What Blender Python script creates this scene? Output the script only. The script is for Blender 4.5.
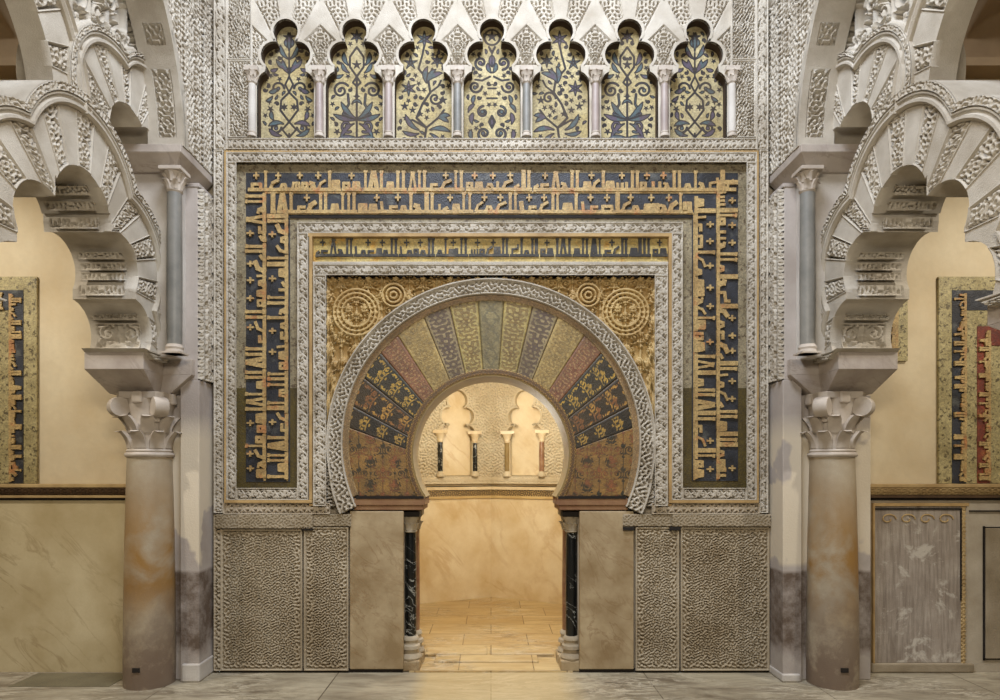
import bpy, math, random
import numpy as np
from mathutils import Vector
random.seed(7); RNG = np.random.RandomState(11)
for o in list(bpy.data.objects): bpy.data.objects.remove(o)
C = bpy.context.scene.collection
PI = math.pi
# ------------------------------------------------------------------ camera
CAMH, D, F, S = 2.525, 8.0, 640.0, 80.0
cam = bpy.data.cameras.new('camera'); cam.sensor_width = 36; cam.lens = 36 * F / 1000
cam.shift_x = .009; cam.shift_y = .12; cam.clip_start = .05
co = bpy.data.objects.new('camera', cam); co.location = (0, -D, CAMH); co.rotation_euler = (PI / 2, 0, 0)
C.objects.link(co); bpy.context.scene.camera = co
# ------------------------------------------------------------------ view, world, lights
vs = bpy.context.scene.view_settings
vs.view_transform = 'Standard'; vs.look = 'None'; vs.gamma = 1; vs.use_curve_mapping = False; vs.exposure = -.12
def lin(c): 
    return tuple(((x / 255) / 12.92 if x / 255 <= .04045 else ((x / 255 + .055) / 1.055) ** 2.4) for x in c) + (1,)
w = bpy.data.worlds.new('world'); bpy.context.scene.world = w; w.use_nodes = True
w.node_tree.nodes['Background'].inputs[0].default_value = (1.0, .93, .85, 1)
w.node_tree.nodes['Background'].inputs[1].default_value = .035
def area(name, loc, target, sx, sy, power, col):
    l = bpy.data.lights.new(name, 'AREA'); l.shape = 'RECTANGLE'; l.size = sx; l.size_y = sy; l.energy = power; l.color = col
    o = bpy.data.objects.new(name, l); o.location = loc
    o.rotation_euler = (Vector(target) - Vector(loc)).to_track_quat('-Z', 'Y').to_euler(); C.objects.link(o); return o
def spot(name, loc, target, power, col, ang=70, rad=.25, blend=.8):
    l = bpy.data.lights.new(name, 'SPOT'); l.energy = power; l.color = col; l.spot_size = math.radians(ang); l.spot_blend = blend
    l.shadow_soft_size = rad
    o = bpy.data.objects.new(name, l); o.location = loc
    o.rotation_euler = (Vector(target) - Vector(loc)).to_track_quat('-Z', 'Y').to_euler(); C.objects.link(o); return o
def point(name, loc, power, col, rad=.2):
    l = bpy.data.lights.new(name, 'POINT'); l.energy = power; l.color = col; l.shadow_soft_size = rad
    o = bpy.data.objects.new(name, l); o.location = loc; C.objects.link(o); return o
area('cupola_light', (0, -4.2, 11.5), (0, -.3, 3.5), 3.6, 2.0, 1060, (.80, .86, .97))
area('nave_light', (0, -7.8, 5.6), (0, 0, 2.6), 2.6, .8, 270, (1.0, .89, .72))
spot('lamp_left', (-1.6, -6.2, 1.0), (-3.0, 0, 5.0), 14, (1.0, .88, .72), 100, .15)
spot('lamp_right', (1.6, -6.2, 1.0), (3.0, 0, 5.0), 14, (1.0, .88, .72), 100, .15)
point('niche_lamp', (0, 1.5, 4.6), 190, (1.0, .94, .82), .25)
point('niche_lamp', (.55, 2.4, 3.2), 60, (1.0, .94, .80), .2)
spot('side_lamp', (-7.0, -3.4, 7.3), (-6.0, 0, 2.0), 900, (1.0, .92, .80), 88, .12)
spot('side_lamp', (7.0, -3.4, 7.3), (6.0, 0, 2.0), 820, (1.0, .93, .82), 88, .12)
point('lunette_fill', (-6.4, -2.6, 8.4), 45, (1.0, .90, .74), .15)  # unseen fill lights added on both sides to brighten the lunettes
point('lunette_fill', (6.4, -2.6, 8.4), 45, (1.0, .90, .74), .15)

# ------------------------------------------------------------------ tagging
def tag(o, label=None, cat=None, group=None, kind=None):
    if label: o['label'] = label
    if cat: o['category'] = cat
    if group: o['group'] = group
    if kind: o['kind'] = kind
    return o
def empty(name, loc, label, cat, group=None):
    o = bpy.data.objects.new(name, None); o.location = loc; o.empty_display_size = .2; C.objects.link(o)
    return tag(o, label, cat, group)
def link(name, me, mat, parent=None):
    o = bpy.data.objects.new(name, me); C.objects.link(o)
    if mat is not None: me.materials.append(mat)
    if parent is not None:
        o.parent = parent
        p = parent; L = Vector((0, 0, 0))
        while p: L += p.location; p = p.parent
        o.location = -L
    return o
def copy_tree(root, loc, label=None, flipx=False):
    def rec(o, par):
        c = o.copy(); C.objects.link(c); c.parent = par
        for ch in [x for x in bpy.data.objects if x.parent == o]: rec(ch, c)
        return c
    r = rec(root, None); r.location = loc
    if label: r['label'] = label
    return r
# ------------------------------------------------------------------ mesh builder
class MB:
    def __init__(s): s.v = []; s.f = []
    def box(s, x0, x1, y0, y1, z0, z1):
        b = len(s.v)
        s.v += [(x, y, z) for z in (z0, z1) for y in (y0, y1) for x in (x0, x1)]
        s.f += [tuple(b + i for i in q) for q in ((0, 2, 3, 1), (4, 5, 7, 6), (0, 1, 5, 4), (2, 6, 7, 3), (0, 4, 6, 2), (1, 3, 7, 5))]
        return s
    def frustum(s, a, b):      # two lists of four points
        k = len(s.v); s.v += list(a) + list(b)
        s.f += [(k, k + 1, k + 2, k + 3), (k + 7, k + 6, k + 5, k + 4)] + [(k + i, k + (i + 1) % 4, k + 4 + (i + 1) % 4, k + 4 + i) for i in range(4)]
        return s
    def prism(s, a, b):        # two equal loops of points
        n = len(a); k = len(s.v); s.v += list(a) + list(b)
        s.f += [tuple(range(k, k + n)), tuple(range(k + 2 * n - 1, k + n - 1, -1))] + [(k + i, k + (i + 1) % n, k + n + (i + 1) % n, k + n + i) for i in range(n)]
        return s
    def lathe(s, prof, cx, cy, n=32, z0=0, sx=1, sy=1):
        k = len(s.v); m = len(prof)
        for r, z in prof:
            for i in range(n):
                a = 2 * PI * i / n; s.v.append((cx + sx * r * math.cos(a), cy + sy * r * math.sin(a), z0 + z))
        for j in range(m - 1):
            for i in range(n):
                s.f.append((k + j * n + i, k + j * n + (i + 1) % n, k + (j + 1) * n + (i + 1) % n, k + (j + 1) * n + i))
        s.f.append(tuple(k + i for i in range(n - 1, -1, -1))); s.f.append(tuple(k + (m - 1) * n + i for i in range(n)))
        return s
    def sweep(s, sections, closed=True, caps=True):   # list of sections, each a list of points
        k = len(s.v); n = len(sections[0]); m = len(sections)
        for sec in sections: s.v += list(sec)
        for j in range(m - 1):
            for i in range(n if closed else n - 1):
                s.f.append((k + j * n + i, k + j * n + (i + 1) % n, k + (j + 1) * n + (i + 1) % n, k + (j + 1) * n + i))
        if caps and closed:
            s.f.append(tuple(k + i for i in range(n - 1, -1, -1))); s.f.append(tuple(k + (m - 1) * n + i for i in range(n)))
        return s
    def tube(s, pts, r, n=8, flat=1):
        secs = []
        for i, p in enumerate(pts):
            p = Vector(p); t = (Vector(pts[min(i + 1, len(pts) - 1)]) - Vector(pts[max(i - 1, 0)])).normalized()
            u = t.cross(Vector((0, 1, 0)));  u = u.normalized() if u.length > 1e-3 else Vector((1, 0, 0))
            q = t.cross(u).normalized(); rr = r[i] if isinstance(r, (list, tuple)) else r
            secs.append([tuple(p + u * rr * math.cos(2 * PI * a / n) + q * rr * flat * math.sin(2 * PI * a / n)) for a in range(n)])
        return s.sweep(secs)
    def build(s, name, mat, parent=None, smooth=False, bevel=0, ang=35):
        me = bpy.data.meshes.new(name); me.from_pydata([tuple(v) for v in s.v], [], s.f); me.update()
        import bmesh
        bm = bmesh.new(); bm.from_mesh(me); bmesh.ops.recalc_face_normals(bm, faces=bm.faces)
        bm.to_mesh(me); bm.free()
        o = link(name, me, mat, parent)
        if smooth:
            me.polygons.foreach_set('use_smooth', [True] * len(me.polygons))
            me.set_sharp_from_angle(angle=math.radians(ang))
        if bevel:
            m = o.modifiers.new('bevel', 'BEVEL'); m.width = bevel; m.segments = 2; m.limit_method = 'ANGLE'; m.angle_limit = math.radians(40)
        return o
# ------------------------------------------------------------------ numpy pattern tools
def sstep(a, b, x):
    t = np.clip((x - a) / (b - a), 0, 1); return t * t * (3 - 2 * t)
def sdf(X, Y, segs):            # positive inside
    P = np.stack([X.ravel(), Y.ravel()], 1); out = np.full(len(P), -9.0)
    sg = np.array(segs, float)
    for k in range(0, len(sg), 64):
        q = sg[k:k + 64]; a = q[:, 0:2]; d = q[:, 2:4] - a; L = (d ** 2).sum(1) + 1e-12
        t = np.clip(((P[:, None] - a[None]) * d[None]).sum(2) / L, 0, 1)
        dist = np.sqrt(((P[:, None] - a[None] - t[..., None] * d[None]) ** 2).sum(2))
        rad = q[:, 4] + (q[:, 5] - q[:, 4]) * t
        out = np.maximum(out, (rad - dist).max(1))
    return out.reshape(X.shape)
def poly(pts, r0, r1=None):
    r1 = r0 if r1 is None else r1; n = len(pts) - 1
    return [(pts[i][0], pts[i][1], pts[i + 1][0], pts[i + 1][1], r0 + (r1 - r0) * i / n, r0 + (r1 - r0) * (i + 1) / n) for i in range(n)]
def spiral(cx, cy, R, a0, turns, w, sgn=1, r_end=.15):
    n = int(14 * abs(turns)) + 4; pts = []
    for i in range(n + 1):
        t = i / n; a = a0 + sgn * 2 * PI * turns * t; r = R * (1 - (1 - r_end) * t); pts.append((cx + r * math.cos(a), cy + r * math.sin(a)))
    return poly(pts, w, w * .8) + [(pts[-1][0], pts[-1][1], pts[-1][0] + 1e-4, pts[-1][1], w * 1.9, w * 1.9)]
def leaf(x, y, a, L, w, bend=.5):
    pts = []
    for i in range(7):
        t = i / 6; aa = a + bend * t; pts.append((x + L * t * math.cos(aa), y + L * t * math.sin(aa)))
    rr = [w * .35, w * .55, w * .8, w, w * .95, w * .7, w * .25]
    return [(pts[i][0], pts[i][1], pts[i + 1][0], pts[i + 1][1], rr[i], rr[i + 1]) for i in range(6)]
def palm(x, y, a, L, w, n=3, spread=.9):
    out = []
    for i in range(n):
        k = (i - (n - 1) / 2); out += leaf(x, y, a + k * spread, L * (1 - .15 * abs(k)), w, .35 * (1 if k >= 0 else -1))
    return out
def flower(x, y, r, n=5, a0=PI / 2):
    out = [(x, y, x + 1e-4, y, r * .22, r * .22)]
    for i in range(n):
        a = a0 + 2 * PI * i / n
        out.append((x + r * .4 * math.cos(a), y + r * .4 * math.sin(a), x + r * math.cos(a), y + r * math.sin(a), r * .22, r * .08))
    return out
def mirror(segs, cx=0.0):
    return segs + [(2 * cx - a, b, 2 * cx - c, d, e, f) for a, b, c, d, e, f in segs]
def wrap(segs, px=True, py=True):
    out = []
    for dx in ((-1, 0, 1) if px else (0,)):
        for dy in ((-1, 0, 1) if py else (0,)):
            out += [(a + dx, b + dy, c + dx, d + dy, e, f) for a, b, c, d, e, f in segs]
    return out
NT = 192
gx, gy = np.meshgrid((np.arange(NT) + .5) / NT, (np.arange(NT) + .5) / NT)
def turing(k0, bw, seed, symx=False, symy=False, N=256, ax=1.0):
    r = np.random.RandomState(seed); f = np.fft.fft2(r.randn(N, N))
    fx = np.fft.fftfreq(N) * N; kx, ky = np.meshgrid(fx, fx); k = np.sqrt((kx * ax) ** 2 + ky ** 2)
    g = np.real(np.fft.ifft2(f * np.exp(-((k - k0) / bw) ** 2)))
    if symx: g = g + g[:, ::-1]
    if symy: g = g + g[::-1]
    return g / g.std()
T = {}
T['tur'] = turing(9, 1.6, 3)
T['turs'] = turing(9, 1.6, 5, True)
T['turq'] = turing(8, 1.8, 9, True, True)
T['leafy'] = turing(10, 2.6, 21)
_s = []
for (cx, cy, sg) in ((.25, .25, 1), (.0, .75, 1)):
    q = spiral(cx, cy, .19, -PI / 2, 1.35, .024, sg)
    for a in range(5): q += leaf(cx + .2 * math.cos(a * 1.25 + .3), cy + .2 * math.sin(a * 1.25 + .3), a * 1.25 + .9, .12, .028, .9)
    q += palm(cx, cy, .7, .10, .026, 3)
    _s += q + [(2 * .5 - a, b, 2 * .5 - c, d, e, f) for a, b, c, d, e, f in q]
_s += poly([(.5, 0), (.5, 1)], .02) + poly([(0, 0), (0, 1)], .015)
_s += palm(.5, .40, PI / 2, .15, .032, 5, .6) + palm(0, .90, PI / 2, .14, .03, 5, .6) + palm(.5, .92, PI / 2, .1, .03, 3, .6)
T['vine'] = sdf(gx, gy, wrap(_s)) / .022
_s = []
for k in (0, 1):
    cy = .42 if k == 0 else .58; cx = .25 + .5 * k; sg = 1 if k == 0 else -1
    _s += spiral(cx, cy, .24, (PI / 2 if k else -PI / 2), 1.3, .035, sg)
    for a in range(4): _s += leaf(cx + .2 * math.cos(a * 1.57), cy + .2 * math.sin(a * 1.57), a * 1.57 + .8, .2, .05, .8)
    _s += palm(cx + .25, (.12 if k == 0 else .88), (PI / 2 if k == 0 else -PI / 2), .25, .05, 3, .7)
_s += poly([(i / 24, .5 + .33 * math.sin(2 * PI * i / 24)) for i in range(25)], .04)
T['scroll'] = sdf(gx, gy, wrap(_s, True, False)) / .035
_s = []
for a in (0, .5): _s += poly([(0 + a, 0), (.5 + a, 1)], .03) + poly([(0 + a, 0), (-.5 + a, 1)], .03)
_s += palm(.25, .3, PI / 2, .28, .06, 3, .6) + palm(.75, .3, PI / 2, .28, .06, 3, .6) + palm(0, .8, PI / 2, .25, .05, 3, .6) + palm(.5, .8, PI / 2, .25, .05, 3, .6)
T['lattice'] = sdf(gx, gy, wrap(_s)) / .03
_s = []
for a in (0, .5): _s += poly([(i / 12, .5 + (.42 if a else -.42) * math.cos(2 * PI * i / 12)) for i in range(13)], .06)
T['guilloche'] = sdf(gx, gy, wrap(_s + [(.0, .5, .001, .5, .14, .14), (.5, .5, .501, .5, .14, .14)], True, False)) / .05
def samp(name, s, t, per, per_t=None):
    A = T[name]; n = A.shape[0]; pt = per_t or per
    u = (s / per) * n - .5; v = (t / pt) * n - .5
    i = np.floor(u).astype(int); j = np.floor(v).astype(int); fu = u - i; fv = v - j
    g = lambda a, b: A[b % n, a % n]
    return (g(i, j) * (1 - fu) + g(i + 1, j) * fu) * (1 - fv) + (g(i, j + 1) * (1 - fu) + g(i + 1, j + 1) * fu) * fv
def carve(kind, s, t, per, per_t=None, thr=-.25, soft=.28):
    v = samp(kind, s, t, per, per_t) - thr
    return np.clip(sstep(-soft, soft, v) * .88 + .12 * np.clip(v / 2, 0, 1), 0, 1)
def gridmesh(name, P, mat, parent, attrs=None, skirt=None, smooth=True, closeu=False):
    """P: (nv,nu,3). skirt: vector array/const added to the edge for a closed side."""
    P = np.asarray(P, float)
    attrs = {k: np.asarray(v, float) for k, v in (attrs or {}).items()}
    if skirt is not None:
        sk = np.broadcast_to(np.asarray(skirt, float), P.shape)
        Q = np.pad(P, ((1, 1), (1, 1), (0, 0)), 'edge'); K = np.pad(sk, ((1, 1), (1, 1), (0, 0)), 'edge').copy()
        K[1:-1, 1:-1] = 0; P = Q + K
        attrs = {k: np.pad(v, 1, 'edge') for k, v in attrs.items()}
    nv, nu = P.shape[:2]
    me = bpy.data.meshes.new(name)
    idx = np.arange(nv * nu).reshape(nv, nu)
    q = np.stack([idx[:-1, :-1], idx[:-1, 1:], idx[1:, 1:], idx[1:, :-1]], -1).reshape(-1, 4)
    me.vertices.add(nv * nu); me.vertices.foreach_set('co', P.reshape(-1))
    me.loops.add(q.size); me.loops.foreach_set('vertex_index', q.reshape(-1).astype(np.int32))
    me.polygons.add(len(q)); me.polygons.foreach_set('loop_start', np.arange(0, q.size, 4, dtype=np.int32))
    try: me.polygons.foreach_set('loop_total', np.full(len(q), 4, dtype=np.int32))
    except Exception: pass
    me.update(calc_edges=True); me.validate()
    for k, v in attrs.items():
        a = me.attributes.new(k, 'FLOAT', 'POINT'); a.data.foreach_set('value', v.reshape(-1).astype(np.float32))
    if smooth: me.polygons.foreach_set('use_smooth', [True] * len(me.polygons))
    return link(name, me, mat, parent)
def inpoly(X, Y, poly_):
    ins_ = np.zeros(X.shape, bool); n = len(poly_)
    for i in range(n):
        (x1, y1), (x2, y2) = poly_[i], poly_[(i + 1) % n]
        if abs(y2 - y1) < 1e-12: continue
        ins_ ^= ((y1 > Y) != (y2 > Y)) & (X < (x2 - x1) * (Y - y1) / (y2 - y1) + x1)
    return ins_
def pierced(name, P, hole, mat, parent):
    """sheet whose cells with all corners in the hole are left out"""
    nv, nu = hole.shape; idx = np.arange(nv * nu).reshape(nv, nu)
    q = np.stack([idx[:-1, :-1], idx[:-1, 1:], idx[1:, 1:], idx[1:, :-1]], -1).reshape(-1, 4)
    hf = hole.reshape(-1); q = q[~(hf[q].any(1))]
    me = bpy.data.meshes.new(name); me.vertices.add(nv * nu); me.vertices.foreach_set('co', P.reshape(-1))
    me.loops.add(q.size); me.loops.foreach_set('vertex_index', q.reshape(-1).astype(np.int32))
    me.polygons.add(len(q)); me.polygons.foreach_set('loop_start', np.arange(0, q.size, 4, dtype=np.int32))
    me.update(calc_edges=True); me.validate(); me.polygons.foreach_set('use_smooth', [True] * len(me.polygons))
    return link(name, me, mat, parent)
def edge_dist(U, V, W, H): return np.minimum(np.minimum(U, W - U), np.minimum(V, H - V))
def flat_relief(name, x0, x1, z0, z1, y, mat, parent=None, kind='tur', per=.5, per_t=None, depth=.045, rim=.012, res=.0085, thr=-.45, fn=None, back=.05, os=0, ot=0, swap=False):
    """carved slab facing the viewer (-Y): ground at y, tops at y-depth"""
    W, H = x1 - x0, z1 - z0; nu = max(3, int(W / res)); nv = max(3, int(H / res))
    U, V = np.meshgrid(np.linspace(0, W, nu), np.linspace(0, H, nv))
    if fn is not None: h = fn(x0 + U, z0 + V)
    elif swap: h = carve(kind, V + ot, U + os, per, per_t, thr)
    else: h = carve(kind, U + os, V + ot, per, per_t, thr)
    if rim: 
        e = edge_dist(U, V, W, H); h = np.maximum(h * sstep(rim, rim * 1.9, e), 1 - sstep(rim * .8, rim * 1.4, e))
    P = np.stack([x0 + U, y - depth * h, z0 + V], -1)
    return gridmesh(name, P, mat, parent, skirt=(0, back, 0))
def map_relief(name, fpos, W, H, mat, parent, kind, per, per_t=None, depth=.045, rim=.012, res=.0085, thr=-.25, fn=None, skirt=None, attrs=None, nu=None, nv=None):
    """fpos(u,v)-> (pos, normal) arrays with u,v in 0..1"""
    nu = nu or max(3, int(W / res)); nv = nv or max(3, int(H / res))
    U, V = np.meshgrid(np.linspace(0, 1, nu), np.linspace(0, 1, nv))
    pos, nor = fpos(U, V)
    h = fn(U, V) if fn is not None else carve(kind, U * W, V * H, per, per_t, thr)
    if rim:
        e = edge_dist(U * W, V * H, W, H); h = np.maximum(h * sstep(rim, rim * 1.9, e), 1 - sstep(rim * .8, rim * 1.4, e))
    return gridmesh(name, pos + nor * (depth * h)[..., None], mat, parent, skirt=(-.04 * nor if skirt is None else skirt * nor))
# ------------------------------------------------------------------ materials
def newmat(name):
    m = bpy.data.materials.new(name); m.use_nodes = True; nt = m.node_tree
    return m, nt, nt.nodes, nt.links, nt.nodes['Principled BSDF']
def nnoise(nt, scale, detail=4, rough=.55, vec=None, dist=0):
    n = nt.nodes.new('ShaderNodeTexNoise'); n.inputs['Scale'].default_value = scale; n.inputs['Detail'].default_value = detail
    n.inputs['Roughness'].default_value = rough; n.inputs['Distortion'].default_value = dist
    if vec is not None: nt.links.new(vec, n.inputs['Vector'])
    return n.outputs['Fac']
def npos(nt, scale=(1, 1, 1), rot=(0, 0, 0)):
    g = nt.nodes.new('ShaderNodeNewGeometry'); mp = nt.nodes.new('ShaderNodeMapping')
    mp.inputs['Scale'].default_value = scale; mp.inputs['Rotation'].default_value = rot
    nt.links.new(g.outputs['Position'], mp.inputs['Vector']); return mp.outputs['Vector']
def nrange(nt, v, a, b, c=0, d=1):
    n = nt.nodes.new('ShaderNodeMapRange'); n.inputs[1].default_value = a; n.inputs[2].default_value = b; n.inputs[3].default_value = c; n.inputs[4].default_value = d
    nt.links.new(v, n.inputs[0]); return n.outputs[0]
def nmix(nt, f, a, b, mode='MIX'):
    n = nt.nodes.new('ShaderNodeMix'); n.data_type = 'RGBA'; n.blend_type = mode
    if isinstance(f, float): n.inputs[0].default_value = f
    else: nt.links.new(f, n.inputs[0])
    for i, c in ((6, a), (7, b)):
        if isinstance(c, tuple): n.inputs[i].default_value = c
        else: nt.links.new(c, n.inputs[i])
    return n.outputs[2]
def nmath(nt, op, a, b=None):
    n = nt.nodes.new('ShaderNodeMath'); n.operation = op
    for i, c in ((0, a), (1, b)):
        if c is None: continue
        if isinstance(c, (int, float)): n.inputs[i].default_value = c
        else: nt.links.new(c, n.inputs[i])
    return n.outputs[0]
def bump(nt, h, strength, dist, prev=None):
    b = nt.nodes.new('ShaderNodeBump'); b.inputs['Strength'].default_value = strength; b.inputs['Distance'].default_value = dist
    nt.links.new(h, b.inputs['Height'])
    if prev is not None: nt.links.new(prev, b.inputs['Normal'])
    return b.outputs['Normal']
def stone(name, base, alt, blotch=1.3, rough=.85, bstr=.35, bdist=.01, fine=45, contrast=(.35, .65), extra=None, vein=None):
    m, nt, N, L, B = newmat(name); p = npos(nt)
    col = nmix(nt, nrange(nt, nnoise(nt, blotch, 6, .6, p), *contrast), lin(base), lin(alt))
    f = nnoise(nt, fine, 3, .6, p)
    col = nmix(nt, nrange(nt, f, .3, .7, .0, .22), col, tuple(c * .72 for c in lin(base)[:3]) + (1,))
    if vein:
        pv = npos(nt, (1, 1, 1), vein.get('rot', (.3, .8, .5)))
        st = vein.get('st', (1, 1, .35)); mp = nt.nodes.new('ShaderNodeMapping'); mp.inputs['Scale'].default_value = st; nt.links.new(pv, mp.inputs['Vector'])
        wv = nnoise(nt, vein.get('scale', 1.1) * 1.6, 7, .6, mp.outputs['Vector'], 1.2)
        vm = nrange(nt, nmath(nt, 'ABSOLUTE', nmath(nt, 'SUBTRACT', wv, .5)), vein.get('w', .022), 0, 0, vein.get('amt', .6))
        vm = nmath(nt, 'MULTIPLY', vm, nrange(nt, nnoise(nt, 1.7, 3, .5, pv), .35, .6))
        col = nmix(nt, vm, col, lin(vein['col']))
    if extra: col = extra(nt, col, p)
    L.new(col, B.inputs['Base Color']); B.inputs['Roughness'].default_value = rough
    if bstr: L.new(bump(nt, f, bstr, bdist), B.inputs['Normal'])
    return m
STUCCO = stone('stucco', (200, 193, 180), (166, 156, 140), 2.2, fine=90, bstr=.6)
STUCCO_W = stone('stucco_worn', (190, 178, 160), (164, 149, 124), 1.5)
CARVED = stone('carved_marble', (184, 172, 150), (150, 134, 108), 1.2, fine=60)
LEDGE = stone('ledge_stone', (165, 152, 130), (136, 122, 98), 2.2, fine=80, bstr=.6)
WHITE = stone('white_plaster', (205, 200, 192), (178, 170, 162), 1.1, contrast=(.42, .62))
PLASTER = stone('tan_plaster', (216, 202, 172), (196, 176, 140), .8, fine=14, bstr=.25)
VAULTD = stone('shaded_vault_plaster', (150, 126, 92), (126, 102, 72), .7, fine=12)  # browner copy of the vault plaster, with the vault's shade in its colour
VAULT = stone('vault_plaster', (196, 176, 142), (164, 140, 102), .7, fine=12)
MARBLE_T = stone('tan_marble', (204, 190, 154), (178, 160, 120), 1.3, rough=.45, bstr=.12, vein=dict(col=(132, 108, 70), scale=.9, dist=7, lo=.72, amt=.45, rot=(.2, .9, .1)))
SLAB = stone('smooth_marble', (182, 164, 132), (142, 120, 86), 2.2, rough=.5, bstr=.12, vein=dict(col=(128, 100, 66), scale=1.9, dist=6, lo=.62, amt=.55, rot=(.1, .75, .3)))
NICHE_M = stone('niche_marble', (228, 214, 184), (206, 182, 138), 1.3, rough=.35, bstr=.08, vein=dict(w=.05, col=(180, 144, 92), scale=.8, dist=5, lo=.75, amt=.4, rot=(0, .7, 0)))
NICHE_S = stone('niche_stucco', (202, 190, 164), (180, 164, 134), 1.8)
IMPOST = stone('grey_marble', (186, 176, 166), (152, 140, 130), 2.0, rough=.6, bstr=.15, vein=dict(col=(120, 108, 100), scale=1.6, dist=8, lo=.7, amt=.5))
CAPITAL = stone('capital_stone', (196, 186, 174), (168, 156, 142), 3, rough=.7, bstr=.25)
SLIM = stone('blue_grey_marble', (138, 136, 130), (112, 112, 108), 3, rough=.45, bstr=.15)
PINK = stone('pinkish_marble', (176, 162, 154), (140, 126, 122), 3, rough=.45, bstr=.15, contrast=(.3, .7))
BLACKM = stone('black_marble', (16, 18, 18), (26, 28, 27), 5, rough=.18, bstr=.0, vein=dict(col=(190, 190, 180), scale=2.5, dist=14, lo=.95, amt=1, w=.012))
REDM = stone('red_marble', (126, 84, 62), (160, 128, 96), 7, rough=.35, bstr=.1)
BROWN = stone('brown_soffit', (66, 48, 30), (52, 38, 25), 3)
REVEAL = stone('olive_reveal', (150, 128, 80), (126, 104, 62), 3, rough=.6)
IMPBAND = stone('reddish_impost_stone', (150, 118, 84), (122, 84, 60), 2.5, fine=30)
GOLD = stone('gilded_fillet', (190, 160, 110), (156, 126, 82), 4, rough=.45, bstr=.3)
DARKW = stone('cornice_stone', (92, 68, 42), (64, 46, 28), 4, fine=60)
CREAMC = stone('cornice_cream', (190, 164, 116), (160, 132, 88), 4, fine=60)
NOTCH = stone('dark_notch', (30, 22, 15), (24, 18, 12), 4, bstr=0)
def stain_col(nt, col, p):      # ochre and grey weathering patches of the big shafts
    n1 = nnoise(nt, 1.4, 5, .6, p, .6); s = nt.nodes.new('ShaderNodeSeparateXYZ'); nt.links.new(p, s.inputs[0])
    band = nmath(nt, 'MULTIPLY', nrange(nt, s.outputs[2], .7, 1.2), nrange(nt, s.outputs[2], 2.5, 1.6))
    f = nmath(nt, 'MULTIPLY', nrange(nt, n1, .38, .54), band)
    col = nmix(nt, nmath(nt, 'MULTIPLY', f, .9), col, lin((146, 108, 50)))
    f2 = nmath(nt, 'MULTIPLY', nrange(nt, nnoise(nt, 2.3, 5, .7, p), .36, .56), nrange(nt, s.outputs[2], 1.5, .3))
    return nmix(nt, nmath(nt, 'MULTIPLY', f2, .75), col, lin((100, 80, 68)))
SHAFT = stone('weathered_shaft', (176, 164, 142), (150, 132, 106), 1.5, rough=.5, bstr=.3, fine=50, extra=stain_col)
def pier_col(nt, col, p):
    s = nt.nodes.new('ShaderNodeSeparateXYZ'); nt.links.new(p, s.inputs[0])
    n = nnoise(nt, 1.8, 5, .6, p); z = nmath(nt, 'ADD', s.outputs[2], nmath(nt, 'MULTIPLY', n, .7))
    f = nmath(nt, 'MULTIPLY', nrange(nt, z, .62, .80), nrange(nt, nmath(nt, 'ADD', s.outputs[2], nmath(nt, 'MULTIPLY', n, .06)), 1.36, 1.32))
    f = nmath(nt, 'MULTIPLY', f, nrange(nt, nnoise(nt, 5, 5, .7, p), .3, .6, .35, 1))
    col = nmix(nt, nmath(nt, 'MULTIPLY', f, .92), col, lin((84, 66, 50)))
    g = nmath(nt, 'MULTIPLY', nrange(nt, nnoise(nt, .9, 4, .5, p), .46, .48), nmath(nt, 'MULTIPLY', nrange(nt, s.outputs[2], 3.2, 2.9), nrange(nt, s.outputs[2], 1.36, 1.42)))
    return nmix(nt, nmath(nt, 'MULTIPLY', g, .75), col, lin((216, 204, 180)))
PIER = stone('pier_plaster', (186, 178, 172), (160, 150, 142), 1.2, extra=pier_col)
def floor_mat(name, a, b, joint, bw, rh, off, vein, warm=None, rough=.42):
    m, nt, N, L, B = newmat(name); p = npos(nt)
    br = N.new('ShaderNodeTexBrick'); L.new(p, br.inputs['Vector'])
    br.inputs['Color1'].default_value = lin(a); br.inputs['Color2'].default_value = lin(b); br.inputs['Mortar'].default_value = lin(joint)
    br.inputs['Scale'].default_value = 1; br.inputs['Mortar Size'].default_value = .008; br.inputs['Mortar Smooth'].default_value = .3
    br.inputs['Brick Width'].default_value = bw; br.inputs['Row Height'].default_value = rh; br.offset = off
    col = nmix(nt, nrange(nt, nnoise(nt, 1.1, 6, .65, npos(nt, (.7, 2.2, 1), (0, 0, .5)), 1.2), .38, .68), br.outputs['Color'], lin(vein))
    for rot, sc, cc, am, ww in ((-.5, 1.3, (206, 196, 174), .7, .035), (-.3, 2.4, (84, 74, 58), .7, .03)):
        w = nnoise(nt, sc, 8, .65, npos(nt, (.6, 2.4, 1), (0, 0, rot)), 1.5)
        v_ = nrange(nt, nmath(nt, 'ABSOLUTE', nmath(nt, 'SUBTRACT', w, .5)), ww, 0, 0, am)
        col = nmix(nt, nmath(nt, 'MULTIPLY', v_, nrange(nt, nnoise(nt, .8, 3, .5, p), .4, .6)), col, lin(cc))
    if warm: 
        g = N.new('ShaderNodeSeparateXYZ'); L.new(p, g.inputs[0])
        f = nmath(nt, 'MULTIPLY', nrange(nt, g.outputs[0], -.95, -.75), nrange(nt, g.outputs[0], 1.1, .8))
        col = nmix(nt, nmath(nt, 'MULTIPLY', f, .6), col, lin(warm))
    L.new(col, B.inputs['Base Color']); B.inputs['Roughness'].default_value = rough
    L.new(bump(nt, br.outputs['Fac'], -.5, .01), B.inputs['Normal'])
    return m
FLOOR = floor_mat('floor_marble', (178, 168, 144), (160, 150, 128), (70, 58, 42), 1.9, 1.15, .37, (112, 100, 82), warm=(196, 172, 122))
NFLOOR = floor_mat('niche_floor_marble', (200, 178, 132), (182, 156, 108), (96, 72, 42), .95, .62, .43, (166, 136, 88))
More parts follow.
